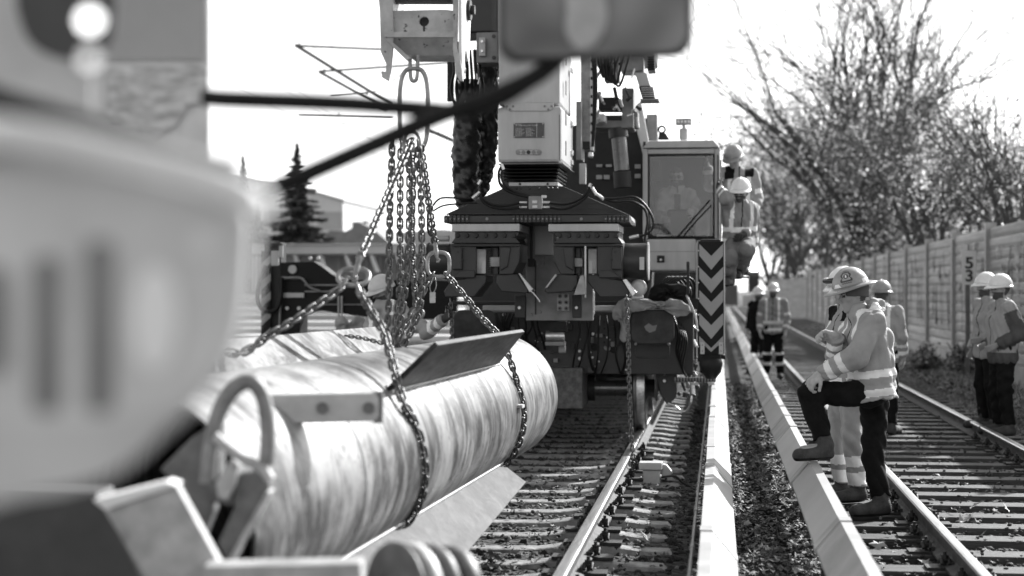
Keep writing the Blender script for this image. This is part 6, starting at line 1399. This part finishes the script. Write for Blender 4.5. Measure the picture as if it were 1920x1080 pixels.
    # ---- boots
    for S_ in 'LR':
        bt = SDF(); a, t_ = g('an' + S_), g('to' + S_); fd = t_ - a; sole = a[2] - .095 if 'sole' + S_ not in J else J['sole' + S_]; heel = np.array([a[0], a[1], sole + .045]) - nv((fd[0], fd[1], 0)) * .035; toe = np.array([t_[0], t_[1], sole + .042]) + nv((fd[0], fd[1], 0)) * .03
        sh_ = nv(g('kn' + S_) - a); bt.cap(heel, toe, .044, .043, .02); bt.cap(heel * .5 + toe * .5 + up * .01, toe, .046, .046, .02); bt.cap(a - sh_ * .03, a + sh_ * .17, .056, .062, .03, [(a + sh_ * .16, sh_)]); bt.cap(a - sh_ * .03, heel * .45 + toe * .55, .05, .046, .03)
        V, F = bt.mesh(min(h, .010), fold=.0016, seed=seed + 9, cuts=[(np.array([a[0], a[1], sole]), -up)]); C = V[F].mean(1); mi = (C[:, 2] < sole + .022).astype(int)
        inst('boot', np_mesh('boot', V - np.array(wl(root)), F, [boot, m_rub], mi, True), root)
    # ---- gloves
    if glove:
        for S_ in 'LR':
            gl = SDF(); dd, nn, sg = hd[S_]; w2 = g('wr' + S_); hand(gl, w2, dd, nn, 1 if S_ == 'L' else -1, curl[0 if S_ == 'L' else 1], 1.1); e = nv(w2 - g('el' + S_)); gl.cap(w2 + dd * .03, w2 - e * .05, .034, .044, .02, [(w2 - e * .05, -e)])
            V, F = gl.mesh(min(h, .007), fold=.0008, seed=seed); inst('glove', np_mesh('glove', V - np.array(wl(root)), F, glove, None, True), root)
    if hat: helmet(J, hat, root, hatkind, sticker, 1.0)
    if cap_:
        hb = SDF(); hb.ell(c + hup * .02 - f * .016, r, f, hup, np.array((.084, .106, .10)) * hs, .02); V, F = hb.mesh(.008, cuts=[(c - hup * .012 + f * .02, -hup * .96 + f * .28), (c + f * .072, f)]); inst('knit_cap', np_mesh('knit_cap', V - np.array(wl(root)), F, cap_, None, True), root)
    if glasses:
        mb = MB()
        for s_ in (-1, 1): q = c + r * s_ * .034 + f * .108 + hup * .006; mb.lathe([(.022, 0), (.018, .004), (.001, .006)], q, f, 14)
        mb.tube([c - r * .08 - f * .0 + hup * .01, c - r * .06 + f * .088 + hup * .01, c + f * .112 + hup * .010, c + r * .06 + f * .088 + hup * .01, c + r * .08 + hup * .01], .003, 6); mb.build('glasses', m_ey, root)
    if goggles:
        mb = MB(); cc = c + hup * .085; pts = [cc + f * (.148 * math.cos(a)) + r * (.122 * math.sin(a)) + hup * (.0) for a in np.linspace(-1.1, 1.1, 12)]; mb.tube(pts, .022, 8); mb.build('goggles', m_hd, root)
        mb = MB(); pts = [cc + f * (.141 * math.cos(a)) + r * (.117 * math.sin(a)) + hup * .008 for a in np.linspace(0, 2 * PI, 30)[:-1]]; mb.tube(pts, .008, 6, closed=True); mb.build('strap', m_rub, root)
    return root
def J_(d, face, **k):
    out = {a: np.array(tuple(at(*v)) if len(v) == 3 else v, float) for a, v in d.items()}; out['face'] = nv(face); out.update(k); return out
def gnd(px, Y, z=0.0): q = at(px, 545, Y); return (q.x, q.y, z)
# -- the front worker with one boot on the rail cover (faces left; his left side towards the camera)
Y0 = 12.25
near = J_(dict(pelvis=(1634, 722, Y0), chest=(1628, 640, Y0), neck=(1616, 583, Y0), head=(1599, 552, Y0 - .01), shL=(1640, 604, Y0 - .17), shR=(1612, 604, Y0 + .18), elL=(1606, 668, Y0 - .26), elR=(1570, 668, Y0 + .14), wrL=(1541, 700, Y0 - .16), wrR=(1566, 631, Y0 - .04),
    hiL=(1632, 738, Y0 - .09), hiR=(1640, 742, Y0 + .09), knL=(1517, 738, Y0 - .08), knR=(1637, 855, Y0 + .07), anL=(1546, 828, Y0 - .16), anR=(1653, 938, Y0 + .02), toL=(1505, 843, Y0 - .26), toR=(1612, 956, Y0 - .06)), (-.95, -.30, -.26), hs=1.10, soleL=.432, soleR=.012)
person('front worker in pale jacket and wide-brimmed helmet, one boot up on the white rail cover', near, h=.0085, hat=m_hg, hatkind='full', sticker=True, cap_=m_mid, hood=True, beard=False, curl=(.85, 1.0), handdir={'L': ((-.72, -.1, -.62), (-.2, .3, -.9)), 'R': ((-.88, -.35, .25), (-.2, -.5, -.8))}, glove=m_glv, seed=3, fat=1.16, bands='full', jhem=-.10)
b = gnd(1590, 13.2); J = standing(b, (-.9, -.4), 1.83, tilt=-.18)
person('worker right behind the front worker, dark-rimmed helmet with goggles and white reflective trouser bands', J, h=.011, hat=m_hw, goggles=True, beard=False, trouser=m_hv, legband=((.36, .56), (.66, .9)), seed=8, yoke=True, bands='full')
b = gnd(1652, 19.4); J = standing(b, (.35, .9), 1.76)
person('worker standing with his back turned behind the front worker, grey helmet', J, h=.015, hat=m_hg, seed=12, bands='full', trouser=m_navy)
b = gnd(1880, 18.7, .06); J = standing(b, (-.96, -.25), 1.76, dict(elL=(-.24, -.10, 1.14), wrL=(-.16, .14, 1.02), elR=(.24, -.1, 1.14), wrR=(.16, .14, 1.02)))
person('bearded man in white helmet and pale vest over a dark puffy jacket, rightmost of all', J, h=.011, sleeve=m_mid, vest=True, bands=None, hat=m_hw, glove=None, seed=14, fat=1.08, jhem=-.16)
b = gnd(1853, 19.5, .06); J = standing(b, (-.9, -.35), 1.79, dict(elL=(-.24, -.10, 1.14), wrL=(-.14, .16, 1.05)))
person('man in pale vest and white-edged helmet, between the sign post and the rightmost man', J, h=.012, sleeve=m_hv, bands=None, hat=m_hw, glove=None, seed=15, jhem=-.16)
b = gnd(1450, 31.3); J = standing(b, (-.15, -1), 1.79)
person('far bearded worker in pale striped jacket facing the camera, between the two tracks', J, h=.015, bands='upper', legband=((.0, .12), (.45, .6)), seed=21)
b = gnd(1424, 33.2); J = standing(b, (-.6, -.8), 1.72)
person('far worker in dark jacket with pale helmet, half hidden left of the far bearded one', J, h=.016, jacket=m_navy, bands=None, sleeve=m_navy, legband=((.2, .4), (.55, .75)), seed=22)
# -- workers on the cab ladder
Yc = 18.9
J = J_(dict(pelvis=(1388, 442, Yc), chest=(1386, 405, Yc - .03), neck=(1388, 381, Yc - .06), head=(1389, 361, Yc - .10), shL=(1408, 392, Yc - .02), shR=(1368, 390, Yc - .08), elL=(1412, 428, Yc + .05), elR=(1362, 372, Yc - .25), wrL=(1395, 440, Yc - .18), wrR=(1351, 355, Yc - .1),
    hiL=(1398, 450, Yc), hiR=(1378, 452, Yc), knL=(1402, 470, Yc - .38), knR=(1370, 484, Yc - .40), anL=(1386, 508, Yc + .05), anR=(1368, 522, Yc - .22), toL=(1382, 516, Yc - .12), toR=(1362, 530, Yc - .40)), (-.25, -.95, -.15))
person('worker in white helmet and dark glasses holding onto the right side of the cab', J, h=.012, jacket=M('workwear_olive', .26, .8, 0, var=.15, scale=10, bump=.3), trouser=M('workwear_trousers_mid', .17, .85, 0, var=.2, scale=10, bump=.6, bscale=14), glove=m_glvd, hat=m_hw, glasses=True, bands='full', seed=31, curl=(.5, 1.0))
Yd = 19.9
J = J_(dict(pelvis=(1388, 398, Yd), chest=(1385, 350, Yd), neck=(1380, 318, Yd - .03), head=(1376, 297, Yd - .07), shL=(1410, 328, Yd), shR=(1356, 326, Yd), elL=(1420, 372, Yd), elR=(1330, 350, Yd + .02), wrL=(1412, 400, Yd - .2), wrR=(1326, 312, Yd - .02),
    hiL=(1398, 405, Yd), hiR=(1378, 405, Yd), knL=(1398, 452, Yd - .35), knR=(1380, 452, Yd - .35), anL=(1396, 500, Yd - .1), anR=(1378, 500, Yd - .1), toL=(1396, 508, Yd - .28), toR=(1378, 508, Yd - .28)), (-.35, -.9, -.45))
person('worker in grey helmet leaning over the man who holds onto the cab', J, h=.012, hat=m_hg, glasses=True, bands='upper', seed=33, yoke=True, beard=False)
rb('ladder_step', 1352, 532, 1376, 536, Yc - .45, .35, m_iron, .004); rb('ladder_step', 1372, 518, 1404, 521, Yc - .1, .5, m_iron, .004); rb('ladder_step', 1372, 513, 1406, 516, Yd - .45, .5, m_iron, .004)
rb('ladder_rail', 1350, 300, 1353, 540, Yc - .15, .03, m_rigm, .004)
# -- cab operator, seated
Yo = 19.62
J = J_(dict(pelvis=(1270, 432, Yo + .1), chest=(1270, 388, Yo + .08), neck=(1269, 356, Yo + .05), head=(1268, 333, Yo + .02), shL=(1292, 366, Yo + .05), shR=(1244, 366, Yo + .05), elL=(1310, 400, Yo - .05), elR=(1236, 405, Yo - .05), wrL=(1300, 398, Yo - .28), wrR=(1245, 410, Yo - .28),
    hiL=(1280, 440, Yo + .1), hiR=(1260, 440, Yo + .1), knL=(1290, 444, Yo - .3), knR=(1250, 444, Yo - .3), anL=(1288, 470, Yo - .34), anR=(1252, 470, Yo - .34), toL=(1288, 476, Yo - .45), toR=(1252, 476, Yo - .45)), (0, -1, -.05))
person('bearded operator in pale jacket seated behind the cab windscreen', J, h=.013, hat=None, glasses=True, bands=None, jacket=m_hv, glove=None, seed=41, jhem=-.05)
# -- worker behind the chains
b = gnd(722, 16.0); J = standing(b, (-.75, -.55), 1.80, dict(elR=(.32, -.12, 1.22), wrR=(.42, -.18, 1.40), elL=(-.25, -.02, 1.2), wrL=(-.2, .2, 1.1)), tilt=-.3)
ra = np.array(tuple(at(800, 622, 15.7))); J['elR'] = ra; J['shR'] = np.array(tuple(at(752, 586, 15.85))); J['wrR'] = np.array(tuple(at(833, 598, 15.5))); J['elL'], J['wrL'] = J['elL'], J['wrL']
person('worker in pale jacket and helmet behind the hanging chain bundle, arm reaching right', J, h=.012, hat=M('helmet_pale', .6, .3, 0, var=.15, scale=8, bump=.02), glove=m_glvd, seed=51, hood=True, bands='full')
drape('safety_vest', 'two pale lobes of a vest hanging below the black machine frame at the left', [(628, 600), (640, 592), (655, 606), (668, 592), (682, 602), (676, 626), (656, 622), (640, 628), (630, 616)], 23.9, .1, 8, m_cloth)
